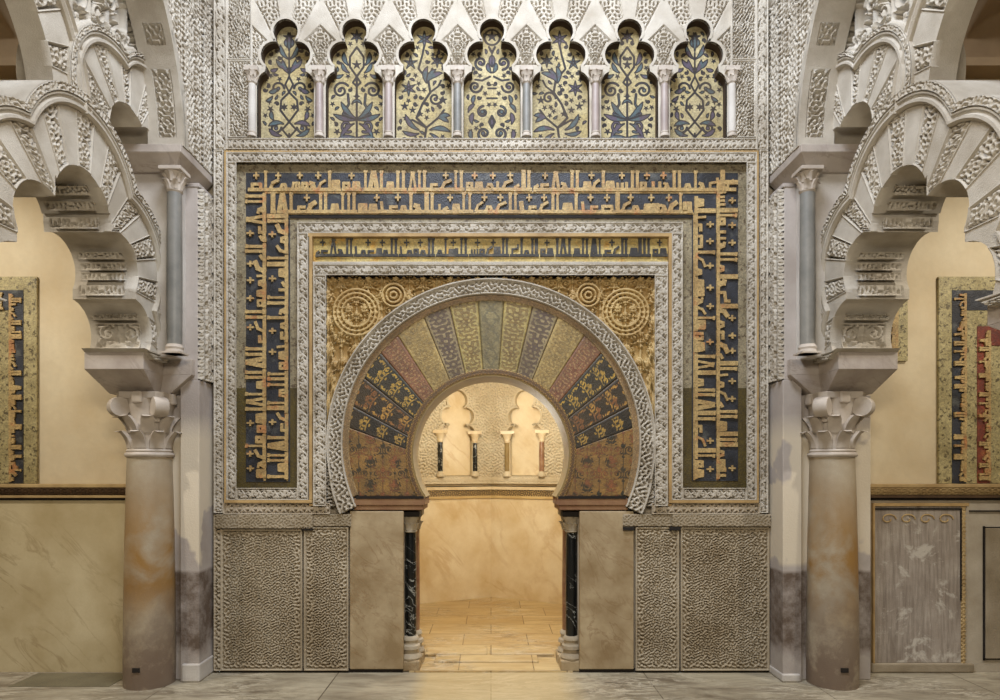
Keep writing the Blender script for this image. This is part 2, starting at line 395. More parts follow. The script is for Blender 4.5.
def tess(nt, p, scale=58):
    v = nt.nodes.new('ShaderNodeTexVoronoi'); v.inputs['Scale'].default_value = scale; nt.links.new(p, v.inputs['Vector'])
    return v
def mosaic(name, ground, motif, outline, w=.18, alt=None, gold=.0, rough=.5, galt=None):
    """two-colour mosaic; motif from the mesh attribute sd (positive inside)"""
    m, nt, N, L, B = newmat(name); p = npos(nt); v = tess(nt, p)
    a = N.new('ShaderNodeAttribute'); a.attribute_name = 'sd'
    g = lin(ground); g2 = lin(galt) if galt else tuple(c * .72 for c in g[:3]) + (1,)
    gc = nmix(nt, nrange(nt, nnoise(nt, 3.2, 5, .6, p), .4, .62), g, g2)
    if alt: mc = nmix(nt, nrange(nt, nnoise(nt, 5, 2, .5, p), .47, .53), lin(motif), lin(alt))
    else: mc = lin(motif)
    col = nmix(nt, nrange(nt, a.outputs['Fac'], -w * 1.3, -w * .7), gc, lin(outline))
    col = nmix(nt, nrange(nt, a.outputs['Fac'], w * .7, w * 1.3), col, mc)
    bw = N.new('ShaderNodeSeparateColor'); L.new(v.outputs['Color'], bw.inputs[0])
    col = nmix(nt, nrange(nt, nnoise(nt, 2.1, 6, .7, p), .42, .72, 0, .55), col, lin((92, 72, 44)))
    col = nmix(nt, nrange(nt, nnoise(nt, 22, 3, .7, p), .52, .72, 0, .5), col, lin((60, 48, 32)))
    col = nmix(nt, nrange(nt, bw.outputs[0], 0, 1, 0, .42), col, (.05, .045, .035, 1))
    L.new(col, B.inputs['Base Color']); B.inputs['Roughness'].default_value = rough; B.inputs['Metallic'].default_value = gold
    L.new(bump(nt, v.outputs['Distance'], .5, .006), B.inputs['Normal'])
    return m
def plain_mosaic(name, a, b, c=None, rough=.5, scale=58, sp=3.0, dots=None):
    m, nt, N, L, B = newmat(name); p = npos(nt); v = tess(nt, p, scale)
    col = nmix(nt, nrange(nt, nnoise(nt, sp, 5, .65, p), .4, .62), lin(a), lin(b))
    if c: col = nmix(nt, nrange(nt, nnoise(nt, sp * 1.7, 4, .6, p), .56, .66), col, lin(c))
    if dots: col = nmix(nt, nrange(nt, nnoise(nt, 24, 2, .5, p), .58, .66, 0, .8), col, lin(dots))
    bw = N.new('ShaderNodeSeparateColor'); L.new(v.outputs['Color'], bw.inputs[0])
    col = nmix(nt, nrange(nt, bw.outputs[0], 0, 1, 0, .45), col, (.03, .028, .025, 1))
    L.new(col, B.inputs['Base Color']); B.inputs['Roughness'].default_value = rough
    L.new(bump(nt, v.outputs['Distance'], .5, .006), B.inputs['Normal']); return m
BLUE = plain_mosaic('blue_mosaic', (52, 56, 66), (28, 29, 34), (88, 90, 88))
LETTER = plain_mosaic('gold_mosaic', (202, 174, 118), (174, 142, 90), (190, 134, 84))
OLIVE = plain_mosaic('olive_mosaic', (164, 152, 124), (138, 126, 98), dots=(90, 70, 50))
OLIVE_D = plain_mosaic('dark_olive_mosaic', (94, 80, 34), (78, 64, 26))
GOLDG = plain_mosaic('gold_ground_mosaic', (214, 192, 124), (192, 166, 94), (206, 160, 70))
LETTER_D = plain_mosaic('grey_letter_mosaic', (58, 56, 54), (38, 36, 36), (92, 88, 78))
REDG = plain_mosaic('red_mosaic', (142, 66, 44), (112, 50, 40), (160, 96, 60))
OLIVE_S = plain_mosaic('side_olive_mosaic', (190, 176, 128), (160, 146, 100), dots=(70, 56, 34))
NICHE_MOS = mosaic('niche_mosaic', (204, 190, 146), (78, 98, 104), (34, 30, 36), .36, alt=(88, 78, 96), galt=(188, 170, 118), rough=.8)
GOLDREL = stone('gilded_stucco', (196, 170, 116), (170, 140, 90), 2.2, rough=.6, fine=70)
# ------------------------------------------------------------------ measured elevation: metres on the mihrab wall
def WX(px): return (px - 491) / S
def WZ(py): return (672 - py) / S
def KX(px, y): return (px - 491) / S * (D + y) / D          # same, for a surface standing y in front of the wall
def KZ(py, y): return CAMH + (470 - py) / S * (D + y) / D
# ================================================================== FLOOR
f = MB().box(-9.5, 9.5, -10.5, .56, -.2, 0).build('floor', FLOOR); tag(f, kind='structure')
# ================================================================== MIHRAB WALL CORE with horseshoe doorway
AC = (0.0, WZ(454)); AR = 78 / S; ZI = WZ(497); ZIB = WZ(510); JX = 87.5 / S
def hole_outline():
    pts = [(-JX, z) for z in np.linspace(0, ZIB, 14)]
    a0 = math.asin((ZI - AC[1]) / AR)
    pts += [(-AR * math.cos(a0), ZI)]
    for i in range(1, 48):
        a = PI - a0 - (PI - 2 * a0) * i / 48; pts.append((AR * math.cos(a), AC[1] + AR * math.sin(a)))
    pts += [(AR * math.cos(a0), ZI)]
    pts += [(JX, z) for z in np.linspace(ZIB, 0, 14)]
    return pts
def ray_rect(c, p, x0, x1, z0, z1):
    dx, dz = p[0] - c[0], p[1] - c[1]; ts = []
    if dx > 1e-9: ts.append((x1 - c[0]) / dx)
    if dx < -1e-9: ts.append((x0 - c[0]) / dx)
    if dz > 1e-9: ts.append((z1 - c[1]) / dz)
    if dz < -1e-9: ts.append((z0 - c[1]) / dz)
    t = min(ts); return (c[0] + dx * t, c[1] + dz * t)
HO = hole_outline(); ZT = WZ(150)
outer = [ray_rect((0, 2.4), p, -4.0, 4.0, 0, ZT) for p in HO]
cfix = {}
for i in range(len(outer) - 1):          # make the sheet reach its corners
    for cx in (-4.0, 4.0):
        a, b = outer[i], outer[i + 1]
        if (abs(a[0] - cx) < 1e-6) != (abs(b[0] - cx) < 1e-6) and max(a[1], b[1]) > ZT - 1e-6:
            if cx < 0 and abs(a[0] - cx) < 1e-6 and abs(a[1] - ZT) > 1e-6: cfix[i + 1] = (cx, ZT)
            if cx > 0 and abs(b[0] - cx) < 1e-6 and abs(b[1] - ZT) > 1e-6: cfix[i] = (cx, ZT)
for i_, p_ in cfix.items(): outer[i_] = p_
mb = MB(); n = len(HO)
for y in (.07, .55):
    for p in HO: mb.v.append((p[0], y, p[1]))
    for p in outer: mb.v.append((p[0], y, p[1]))
for i in range(n - 1):
    mb.f += [(i, i + 1, n + i + 1, n + i), (2 * n + i, 3 * n + i, 3 * n + i + 1, 2 * n + i + 1), (i, 2 * n + i, 2 * n + i + 1, i + 1), (n + i, n + i + 1, 3 * n + i + 1, 3 * n + i)]
o = mb.build('wall_back', STUCCO_W); tag(o, kind='structure')
o = MB().box(-4.6, 4.6, .17, .6, ZT, 9.2).build('wall_back', STUCCO); tag(o, kind='structure')
# ================================================================== HORSESHOE ARCH
arch = empty('horseshoe_arch', (0, 0, ZIB), 'great horseshoe arch of coloured mosaic voussoirs around the lit doorway', 'arch')
VC = (0.0, WZ(481))
RC = (0.0, WZ(443)); RI, RO = 148 / S, 161 / S
def ray_circ(c, cc, R, a):           # far hit of ray from c at angle a
    dx, dz = math.cos(a), math.sin(a); ox, oz = c[0] - cc[0], c[1] - cc[1]
    b = ox * dx + oz * dz; q = b * b - (ox * ox + oz * oz - R * R); return -b + math.sqrt(max(q, 0))
edges = [20.5, 28.4, 39, 49.2, 57.3, 67.7, 76.6, 85.9]
allv = []
for i in range(7): allv.append((edges[i], edges[i + 1], i + 1))
def vmat(nm, **k): return mosaic(nm, **k)
VM = {0: vmat('mosaic_grey_green', ground=(150, 138, 96), motif=(116, 108, 74), outline=(116, 112, 88), w=.2),
      7: vmat('mosaic_yellow', ground=(196, 176, 108), motif=(146, 122, 66), outline=(122, 96, 48), w=.2),
      6: vmat('mosaic_mauve', ground=(164, 146, 106), motif=(100, 82, 60), outline=(92, 74, 66), w=.3),
      5: vmat('mosaic_pale', ground=(192, 166, 104), motif=(164, 138, 80), outline=(140, 114, 62), w=.15),
      4: vmat('mosaic_red', ground=(150, 102, 72), motif=(172, 134, 90), outline=(120, 70, 46), w=.2),
      3: vmat('mosaic_green_black', ground=(38, 38, 30), motif=(200, 160, 68), outline=(92, 86, 50), w=.2),
      2: vmat('mosaic_gold_black', ground=(50, 40, 26), motif=(196, 148, 68), outline=(110, 78, 38), w=.2, alt=(150, 94, 50)),
      1: vmat('mosaic_black_gold', ground=(34, 30, 24), motif=(186, 148, 68), outline=(96, 80, 44), w=.2),
      8: vmat('mosaic_ochre', ground=(158, 120, 62), motif=(144, 88, 52), outline=(104, 76, 40), w=.2, alt=(46, 44, 32))}
YV = -.015
def voussoir(a0, a1, key, name, kind, per, flip=False, label=None):
    nu, nv = max(10, int((a1 - a0) * 1.6)), 90
    A = np.radians(np.linspace(a0, a1, nu)); P = np.zeros((nv, nu, 3)); SD = np.zeros((nv, nu))
    for j, a in enumerate(A):
        ri = ray_circ(VC, AC, AR + .075, a); ro = ray_circ(VC, RC, RI - .06, a)
        if key == 8:
            dz = ZI - VC[1]
            if math.sin(a) < 0: ro = min(ro, dz / math.sin(a)); ri = min(ri, ro)
        r = np.linspace(ri, ro, nv); P[:, j, 0] = r * math.cos(a); P[:, j, 2] = VC[1] + r * math.sin(a)
        SD[:, j] = samp(kind, np.full(nv, (a - (A[0] + A[-1]) / 2) * 1.25) + .5 * per, r, per)
    e = np.minimum(np.arange(nu)[None, :] / (nu - 1), 1 - np.arange(nu)[None, :] / (nu - 1)) * (a1 - a0)
    fr = np.minimum(np.arange(nv)[:, None] / (nv - 1), 1 - np.arange(nv)[:, None] / (nv - 1)) * 90
    SD = np.where(e < .3, 0.0, np.where(e < .8, -.9, SD + (.2 if key in (1, 2, 3) else 0))); 
    P[..., 1] = YV
    return gridmesh(name, P, VM[key], arch, {'sd': SD}, skirt=(0, .1, 0))
def vous_pair(a0, a1, key, kind, per):
    voussoir(a0, a1, key, 'voussoir', kind, per); voussoir(180 - a1, 180 - a0, key, 'voussoir', kind, per)
voussoir(85.9, 94.1, 0, 'keystone', 'lattice', .24)
kk = {7: ('turs', .42), 6: ('turs', .46), 5: ('turs', .36), 4: ('turs', .36), 3: ('vine', .23), 2: ('vine', .25), 1: ('vine', .24)}
for a0, a1, i in allv: vous_pair(a0, a1, i, *kk[i])
# springers: rectangular rows in angle, cut on the impost line
for sgn in (1, -1):
    nu, nv = 80, 80; P = np.zeros((nv, nu, 3)); a1 = math.radians(20.5)
    ri = ray_circ(VC, AC, AR + .075, a1); ro = ray_circ(VC, RC, RI - .06, a1)
    for j in range(nv):
        q = j / (nv - 1); zl = (ZI + .01) * (1 - q) + (VC[1] + ri * math.sin(a1)) * q; zr = (ZI + .01) * (1 - q) + (VC[1] + ro * math.sin(a1)) * q
        xl = math.sqrt((AR + .075) ** 2 - (zl - AC[1]) ** 2); xr = math.sqrt((RI - .06) ** 2 - (zr - RC[1]) ** 2); t = np.linspace(0, 1, nu)
        P[j, :, 0] = sgn * (xl + (xr - xl) * t); P[j, :, 1] = YV; P[j, :, 2] = zl + (zr - zl) * t
    SD = samp('vine', P[..., 0] * sgn, P[..., 2], .30)
    gridmesh('springer', P, VM[8], arch, {'sd': SD}, skirt=(0, .1, 0))
def ringmesh(cc, r0, r1, a0, a1, y0, y1, n=96):
    m = MB(); secs = []
    for i in range(n + 1):
        a = a0 + (a1 - a0) * i / n; c, s_ = math.cos(a), math.sin(a)
        secs.append([(cc[0] + r * c, y, cc[1] + r * s_) for r, y in ((r0, y1), (r0, y0), (r1, y0), (r1, y1))])
    return m.sweep(secs)
ai = math.asin((ZI - AC[1]) / AR)
ringmesh(AC, AR - .004, AR + .02, ai, PI - ai, -.02, .553).build('intrados', REVEAL, arch, True)
# inner and outer mosaic borders
def arc_strip(name, cc, r0, r1, a0, a1, y, mat, parent, kind, per, n=520, m=9):
    A, R = np.meshgrid(np.linspace(a0, a1, n), np.linspace(r0, r1, m))
    P = np.stack([cc[0] + R * np.cos(A), np.full_like(A, y), cc[1] + R * np.sin(A)], -1)
    return gridmesh(name, P, mat, parent, {'sd': samp(kind, A * (r0 + r1) / 2, (R - r0), per, (r1 - r0))}, skirt=(0, .06, 0))
ZIG = mosaic('mosaic_zigzag', (190, 150, 78), (96, 66, 38), (120, 86, 46), .2)
PKB = mosaic('mosaic_tan_border', (184, 156, 108), (150, 120, 82), (160, 132, 92), .2)
arc_strip('inner_border', AC, AR + .018, AR + .085, ai, PI - ai, YV - .012, ZIG, arch, 'guilloche', .09)
ao = math.asin((ZI - RC[1]) / RI)
arc_strip('outer_border', RC, RI - .075, RI + .01, ao, PI - ao, YV - .006, PKB, arch, 'guilloche', .12)
# carved white archivolt
def archivolt():
    a0 = math.asin((WZ(509) - RC[1]) / (RI + .08)); n, m = 640, 22
    A = np.linspace(a0, PI - a0, n); r = np.linspace(0, 1, m); A, Q = np.meshgrid(A, r)
    low = sstep(math.radians(5), math.radians(-28), A) + sstep(math.radians(175), math.radians(208), A)
    R0 = RI; R1 = RO + .01 + low * .05
    R = R0 + (R1 - R0) * Q
    h = carve('turs', Q * .16, A * RO, .42, None, -.5)
    e = np.minimum(Q, 1 - Q); h = np.maximum(h * sstep(.1, .16, e), 1 - sstep(.08, .13, e))
    P = np.stack([RC[0] + R * np.cos(A), .01 - .095 * h, np.maximum(RC[1] + R * np.sin(A), WZ(513.5))], -1)
    return gridmesh('archivolt', P, STUCCO, arch, skirt=(0, .08, 0))
archivolt()
m_ = ringmesh(RC, RO + .004, RO + .02, ao * .6, PI - ao * .6, -.105, 0, 128); m_.build('archivolt_fillet', STUCCO, arch, True)
for s in (-1, 1):
    x0, x1 = 66 / S - .0, 136 / S
    m = MB().box(s * x0, s * x1, -.05, .55, ZIB + .06, ZI - .01).box(s * (x0 + .02), s * (x1), -.035, .55, ZIB, ZIB + .06)
    m.build('impost_band', IMPBAND, arch, bevel=.008)
    m = MB().box(s * (x0 + .01), s * (x1 - .02), -.058, 0, ZI - .02, ZI + .012); m.build('impost_line', NOTCH, arch)

# ================================================================== CARVED FRAMES (outer, inner)
def strip(name, x0, x1, y0, y1, yy, mat, parent, kind='scroll', per=.22, depth=.045, thr=-.75, rim=.012, res=.0085, back=.06):
    """px rectangle carved with a running scroll along its long side"""
    top = yy - depth; X0, X1, Z0, Z1 = KX(x0, top), KX(x1, top), KZ(y1, top), KZ(y0, top); W, H = X1 - X0, Z1 - Z0
    ground = min(top + depth * 1.9, .055); depth = ground - top; yy = ground; back = max(back - depth, .012)
    if W > H: return flat_relief(name, X0, X1, Z0, Z1, yy, mat, parent, kind, per, H, depth, rim, res, thr, back=back)
    return flat_relief(name, X0, X1, Z0, Z1, yy, mat, parent, kind, per, W, depth, rim, res, thr, swap=True, back=back)
def bar(name, x0, x1, y0, y1, ya, yb, mat, parent, bevel=.004):
    return MB().box(KX(x0, ya), KX(x1, ya), ya, yb, KZ(y1, ya), KZ(y0, ya)).build(name, mat, parent, bevel=bevel)
fr = empty('lettered_surround', (0, 0, WZ(503)), 'tall rectangular frame with gold lettering on dark blue mosaic around the great arch', 'frame')
for nm, a in (('top', (226, 757, 152, 162)), ('l', (226, 236, 162, 500)), ('r', (747, 757, 162, 500)), ('lb', (236, 297, 489, 500)), ('rb', (683, 747, 489, 500)),
              ('l2', (297, 308, 225, 500)), ('r2', (671, 683, 225, 500)), ('top2', (297, 683, 222, 233))):
    if nm == 'l2': a = (297, 308, 233, 500)
    if nm == 'r2': a = (672, 683, 233, 500)
    if nm == 'lb': a = (236, 297, 488, 500)
    if nm == 'rb': a = (683, 747, 488, 500)
    strip('carved_border', *a, -.055, STUCCO, fr, per=.24 if 'b' not in nm else .2)
for a in ((224, 759, 150.3, 152), (224, 226, 152, 503), (757, 759, 152, 503), (226, 312, 500, 503), (669, 757, 500, 503), (309, 312, 236, 500), (669, 672, 236, 500), (308, 672, 233, 236.5)):
    bar('gilded_fillet', *a, -.10, .02, GOLD, fr)
bar('mosaic_ground', 236, 747, 162, 225, -.02, .02, OLIVE, fr, 0)
bar('mosaic_ground', 236, 297, 225, 388, -.02, .02, OLIVE, fr, 0)
bar('mosaic_ground', 683, 747, 225, 388, -.02, .02, OLIVE, fr, 0)
bar('restored_mosaic_ground', 236, 297, 388, 489, -.02, .02, OLIVE_D, fr, 0)['label'] = 'plain dark olive lower mosaic border'
bar('restored_mosaic_ground', 683, 747, 388, 489, -.02, .02, OLIVE_D, fr, 0)['label'] = 'plain dark olive lower mosaic border'
bar('blue_ground', 246, 738, 173, 216.5, -.026, .0, BLUE, fr, 0)
bar('blue_ground', 246, 290, 216.5, 482, -.026, .0, BLUE, fr, 0)
bar('blue_ground', 692, 738, 216.5, 481, -.026, .0, BLUE, fr, 0)
bar('border_fillet', 289.5, 692.5, 216, 218, -.035, .0, NOTCH, fr, 0)
# ------------------------------------------------------------------ angular (Kufic) lettering
G = {  # letter: (advance, strokes) ; s runs in reading direction (right to left), t up; unit = ascender height
 'A': (.20, [((.1, 0), (.1, 1))]), 'L': (.26, [((.12, 0), (.12, 1))]),
 'B': (.26, [((.12, 0), (.12, .38))]), 'S': (.62, [((.12, 0), (.12, .36)), ((.3, 0), (.3, .32)), ((.48, 0), (.48, .32))]),
 'M': (.38, [((.08, 0), (.14, .26), (.26, .26), (.32, 0))]), 'H': (.42, [((.06, 0), (.1, .36), (.3, .36), (.34, 0)), ((.2, 0), (.2, .36))]),
 'W': (.36, [((.3, 0), (.3, .34), (.1, .34), (.1, .08), (.3, .08))]), 'R': (.28, [((.08, .22), (.2, .12), (.22, -.06))]),
 'D': (.44, [((.1, .5), (.3, .34), (.36, .12), (.36, 0))]), 'K': (.52, [((.08, .62), (.08, .42), (.42, .36), (.42, 0))]),
 'E': (.36, [((.08, .0), (.18, .3), (.3, .34)), ((.18, .3), (.28, .0))]), 'F': (.38, [((.1, .0), (.1, .42), (.3, .42), (.3, .16), (.1, .16))]),
 'C': (.5, [((.06, .5), (.3, .36), (.42, 0))]), 'X': (.62, [((.1, 0), (.1, .3), (.5, .3), (.5, 0))]), 'T': (.62, [((.1, 0), (.1, .3), (.5, .3), (.5, 0)), ((.26, .3), (.18, 1))]),
 'N': (.34, [((.1, 0), (.24, 0), (.28, .5))]), 'Y': (.46, [((.1, 0), (.36, -.02), (.36, .26), (.12, .26))]), 'Z': (.44, [((.08, 0), (.2, .95)), ((.36, 0), (.24, .95))]),
}
BREAK = 'ADRWZ'
TXT = ['BSM ALLH ALRCMN ALRCYM DLK ELM ALEBB WALSHADH ALEZYR ALRCBM', 'HW ALCY LAZ ALH AZA HW FADEWH MCLXYN LH ALDYN ALCMD LLH RB ALELMYN',
       'HW ALLH ALDY LZ ALH AZA HW ALMLK ALFDWS ALSLM ALMWMN ALMHYMN ALEZYR ALCBAR ALMTKBR SBCAN ALLH EMA YSRKWN']
def lettering(mb, txt, length, org, rd, up, H, th, y0, y1, start=0, star=True, seed=0, hs=1.0):
    """org: 2-D start; rd: reading direction; up: ascender direction (x,z plane)"""
    rnd = random.Random(seed); s = .06; i = start; txt = txt.replace('  ', ' ')
    def pt(a, b): return (org[0] + rd[0] * a * H + up[0] * b * H, org[1] + rd[1] * a * H + up[1] * b * H)
    def stroke(a, b, t=th):
        ax, az = pt(*a); bx, bz = pt(*b); dx, dz = bx - ax, bz - az; l = math.hypot(dx, dz) + 1e-9; dx /= l; dz /= l
        nx, nz = -dz * t / 2, dx * t / 2; ex, ez = dx * t * .35, dz * t * .35
        q = [(ax - ex + nx, az - ez + nz), (bx + ex + nx, bz + ez + nz), (bx + ex - nx, bz + ez - nz), (ax - ex - nx, az - ez - nz)]
        lettering.n = (lettering.n + 1) % 37; yy = y0 - .00025 * lettering.n
        mb.prism([(x, yy, z) for x, z in q], [(x, y1, z) for x, z in q])
    Lh = length / H; lo = 0; last = 0
    while True:
        ch = txt[i % len(txt)]; i += 1
        if ch == ' ':
            s += .12; continue
        g = G.get(ch) or G['B']; sc = hs * (1 + rnd.uniform(-.08, .2)); tv = th * rnd.choice((.8, 1, 1, 1.5)); adv = g[0] * sc
        if s + adv > Lh: break
        for st in g[1]:
            for k in range(len(st) - 1):
                stroke((s + st[k][0] * sc, st[k][1]), (s + st[k + 1][0] * sc, st[k + 1][1]), tv if max(st[k][1], st[k + 1][1]) > .3 else th)
            tp = max(st, key=lambda q: q[1])
            if tp[1] > .85:   # flared head
                stroke((s + tp[0] * sc - .07, tp[1] - .02), (s + tp[0] * sc + .05, tp[1] + .0), th * .8); last = s
        nxt = txt[i % len(txt)]
        e = s + adv + (0 if (ch in BREAK or nxt == ' ') else .04)
        stroke((s + .02, 0), (e - (.05 if ch in BREAK else 0), 0), th * 1.15)
        if max(q[1] for st in g[1] for q in st) < .6 : lo += adv
        else: lo = 0
        if star and lo > .62:
            cx = s + adv - lo / 2; cy = .78
            stroke((cx - .13, cy), (cx + .13, cy), th * .6); stroke((cx, cy - .17), (cx, cy + .16), th * .6); lo = 0
        s += adv
lettering.n = 0
def rowpath(txt, segs, H, th, y0, y1, name, mat, parent, star=True, seed=0):
    st = 0
    for k, (org, rd, up, ln) in enumerate(segs):
        mb = MB(); lettering(mb, txt, ln, org, rd, up, H, th, y0, y1, start=(k * 23) % len(txt), star=star, seed=seed + k, hs=1.22)
        mb.build(name, mat, parent)
HL = 18.0 / S
rowpath(TXT[0] + ' ' + TXT[1] + ' ', [((WX(717), WZ(479)), (0, 1), (1, 0), 304 / S), ((WX(735), WZ(191)), (-1, 0), (0, 1), 488 / S), ((WX(265.5), WZ(194)), (0, -1), (-1, 0), 286 / S)], HL, .037, -.042, -.02, 'lettering', LETTER, fr, seed=3)
rowpath(TXT[1] + ' ' + TXT[2] + ' ', [((WX(695), WZ(479)), (0, 1), (1, 0), 284 / S), ((WX(692), WZ(213)), (-1, 0), (0, 1), 424 / S), ((WX(287.5), WZ(214)), (0, -1), (-1, 0), 266 / S)], HL, .037, -.042, -.02, 'lettering', LETTER, fr, seed=9)
# divider lines between the two rows are the baselines of the outer row
m = MB()
for a in ((266, 718, 192, 194.5), (264.5, 266.5, 194, 481), (715.5, 717.5, 194, 480), (287.5, 289, 216, 481), (692.5, 694.5, 216, 480), (289, 693, 213.5, 215.5)):
    m.box(WX(a[0]), WX(a[1]), -.035, -.02, WZ(a[3]), WZ(a[2]))
m.build('baseline_line', LETTER, fr)
# inner inscription
ins = empty('lettered_band', (0, 0, WZ(277)), 'narrow gold mosaic band with dark lettering directly above the carved spandrels', 'inscription')
bar('gold_ground', 312, 669, 236.5, 262, -.03, .02, GOLDG, ins, 0)
mb = MB(); lettering(mb, TXT[2] + ' ', 352 / S, (WX(667), WZ(256.5)), (-1, 0), (0, 1), 16.5 / S, .027, -.045, -.025, seed=5); mb.build('lettering', LETTER_D, ins)
for a in ((313, 668, 264, 275), (313, 326, 275, 506), (655, 668, 275, 506)):
    strip('carved_border', *a, -.07, STUCCO, ins, per=.22, back=.09)
for a in ((309, 313, 262, 506), (668, 672, 262, 506), (312, 669, 261.5, 264)):
    bar('plain_fillet', *a, -.075, .0, GOLD if a[0] != 312 else STUCCO, ins)
# ------------------------------------------------------------------ spandrels
def spandrel(sg):
    sp = empty('spandrel_panel', (sg * 1.6, 0, WZ(400)), ('left' if sg < 0 else 'right') + ' spandrel of gilded arabesque carving with a round medallion, beside the great arch', 'spandrel')
    M0 = (sg * (658 - 491 - 33) / S, WZ(313)); M1 = (sg * (588 - 491) / S, WZ(296))
    def fn(X, Z):
        h = carve('vine', X * sg, Z, .34, thr=-.1, soft=.5)
        for (mx, mz), R in ((M0, .29), (M1, .15)):
            r = np.hypot(X - mx, Z - mz); a = np.arctan2(Z - mz, X - mx)
            if R > .2:
                inn = np.where(r < .17, carve('vine', (X - mx) + .1, (Z - mz) + .1, .2, thr=-.6), 0)
                rings = np.maximum.reduce([1 - sstep(.012, .02, abs(r - q)) for q in (.18, .235, .285)])
                teeth = ((r > .19) & (r < .275)) * sstep(-.2, .3, np.cos(a * 22))
                k = np.maximum(np.maximum(inn, rings), teeth * .8)
            else:
                rings = np.maximum.reduce([1 - sstep(.012, .02, abs(r - q)) for q in (.04, .09, .14)]); k = rings
            h = np.where(r < R + .01, k, h)
        return h
    # columns of the sheet run from the arch ring up to the frame
    nu, nv = 190, 170; xs = np.linspace(0.02, 164 / S, nu); P = np.zeros((nv, nu, 3))
    for k, x in enumerate(xs):
        R = RO + .02; zb = RC[1] + math.sqrt(max(R * R - x * x, 0)) if x < R else WZ(440)
        zb = min(zb, WZ(278)); 
        if x >= R - .001: zb = RC[1]
        z = np.linspace(zb, WZ(277), nv); P[:, k, 0] = sg * x; P[:, k, 2] = z
    h = fn(P[..., 0], P[..., 2]); P[..., 1] = .045 - .10 * h
    gridmesh('carved_field', P, GOLDREL, sp, skirt=(0, .05, 0))
    # lower tail between ring and frame
    nv, nu = 120, 14; P = np.zeros((nv, nu, 3))
    for j, z in enumerate(np.linspace(WZ(506), RC[1], nv)):
        xi = math.sqrt(max((RI + .1) ** 2 - (z - RC[1]) ** 2, 0)); P[j, :, 0] = sg * np.linspace(xi, 165 / S, nu); P[j, :, 2] = z
    h = carve('tur', P[..., 0], P[..., 2], .4); P[..., 1] = .045 - .09 * h
    gridmesh('carved_tail', P, STUCCO, sp, skirt=(0, .05, 0))
spandrel(-1); spandrel(1)
bar('painted_shadow_line', 326, 655, 275, 277.5, -.02, .02, NOTCH, ins, 0)  # near-black bar painting the shadow under the carved border
# ================================================================== OUTER CARVED STRIPS AND LEDGES
k = 0
for a, kd in (((213.5, 223, 150, 513), 'scroll'), ((760, 768.5, 150, 513), 'scroll'), ((223, 330, 503, 514), 'guilloche'), ((652, 760, 503, 514), 'guilloche'), ((226, 757, 138, 149), 'guilloche')):
    k += 1; o = strip('trim_%d' % k, *a, -.03, STUCCO_W if k > 2 and k < 5 else STUCCO, None, kd, per=.2); tag(o, kind='structure')
led = 'ledge_slab'
o = flat_relief(led, WX(218), WX(314), WZ(528), WZ(514), -.07, LEDGE, None, 'leafy', .35, depth=.012, rim=0, back=.1)
tag(o, 'long worn stone ledge above the wide carved dado slab on the left', 'ledge')
o = flat_relief(led, WX(314.5), WX(352), WZ(514 + 12), WZ(514), -.05, LEDGE, None, 'leafy', .35, depth=.012, rim=0, back=.1)
tag(o, 'short stone ledge above the narrow carved dado slab on the left', 'ledge')
o = flat_relief(led, WX(671), WX(768), WZ(526), WZ(514), -.07, LEDGE, None, 'leafy', .35, depth=.012, rim=0, back=.1)
tag(o, 'long worn stone ledge above the wide carved dado slab on the right', 'ledge')
o = flat_relief(led, WX(622), WX(670.5), WZ(526), WZ(514), -.05, LEDGE, None, 'leafy', .35, depth=.012, rim=0, back=.1)
tag(o, 'short stone ledge above the narrow carved dado slab on the right', 'ledge')
for x0, x1, s_ in ((303, 314, 'under the left ledge'), (668, 679, 'under the long right ledge'), (622, 633, 'under the short right ledge')):
    o = MB().box(WX(x0), WX(x1), -.075, .0, WZ(530), WZ(526.6)).build('black_notch', NOTCH, None, bevel=.004)  # near-black block standing in for a dark notch below the ledge
    tag(o, 'small dark bracket ' + s_, 'notch')
# ================================================================== DADO SLABS
def dado_fn(W0, W1, Z0, Z1, cx):
    def fn(X, Z):
        u = np.abs(X - cx); b = .1
        h = carve('leafy', X, Z + X * .13, .31, thr=-.3, soft=.6); ed = np.minimum(np.minimum(X - W0, W1 - X), np.minimum(Z - Z0, Z1 - Z))
        hb = carve('tur', X, Z, .40, thr=-.35, soft=.45); h = np.where(ed < b, hb, h)
        return h * .9
    return fn
for x0, x1, y0, lab in ((222, 303, 529, 'wide marble dado slab of dense leaf carving left of the doorway, next to the left pier'),
                        (305, 349, 527, 'narrow marble slab of dense leaf carving left of the doorway, beside the smooth slab'),
                        (635, 678, 527, 'narrow marble slab of dense leaf carving right of the doorway, beside the smooth slab'),
                        (680, 768, 527, 'wide marble dado slab of dense leaf carving right of the doorway, next to the right pier')):
    X0, X1, Z0, Z1 = WX(x0), WX(x1), .03, WZ(y0)
    o = flat_relief('carved_slab', X0, X1, Z0, Z1, -.0, CARVED, None, depth=.05, rim=.02, res=.0085, fn=dado_fn(X0, X1, Z0, Z1, (X0 + X1) / 2), back=.03)
    tag(o, lab, 'stone panel', 'carved slabs of the dado')
o = strip('trim_6', 213.5, 221, 515, 671, -.01, CARVED, None, 'leafy', .4); tag(o, kind='structure')
for x0, x1, lab in ((350.5, 404, 'smooth brown-veined marble slab left of the doorway, beside a black column'), (579, 633, 'smooth brown-veined marble slab right of the doorway, beside a black column')):
    o = MB().box(WX(x0), WX(x1), -.045, .02, .045, WZ(511)).build('marble_slab', SLAB, None, bevel=.012); tag(o, lab, 'stone panel', 'smooth slabs by the doorway')
o = MB().box(WX(218), WX(403), -.02, .02, 0, .05).box(WX(579), WX(768), -.02, .02, 0, .05).build('baseboard_back', NOTCH); tag(o, kind='structure')
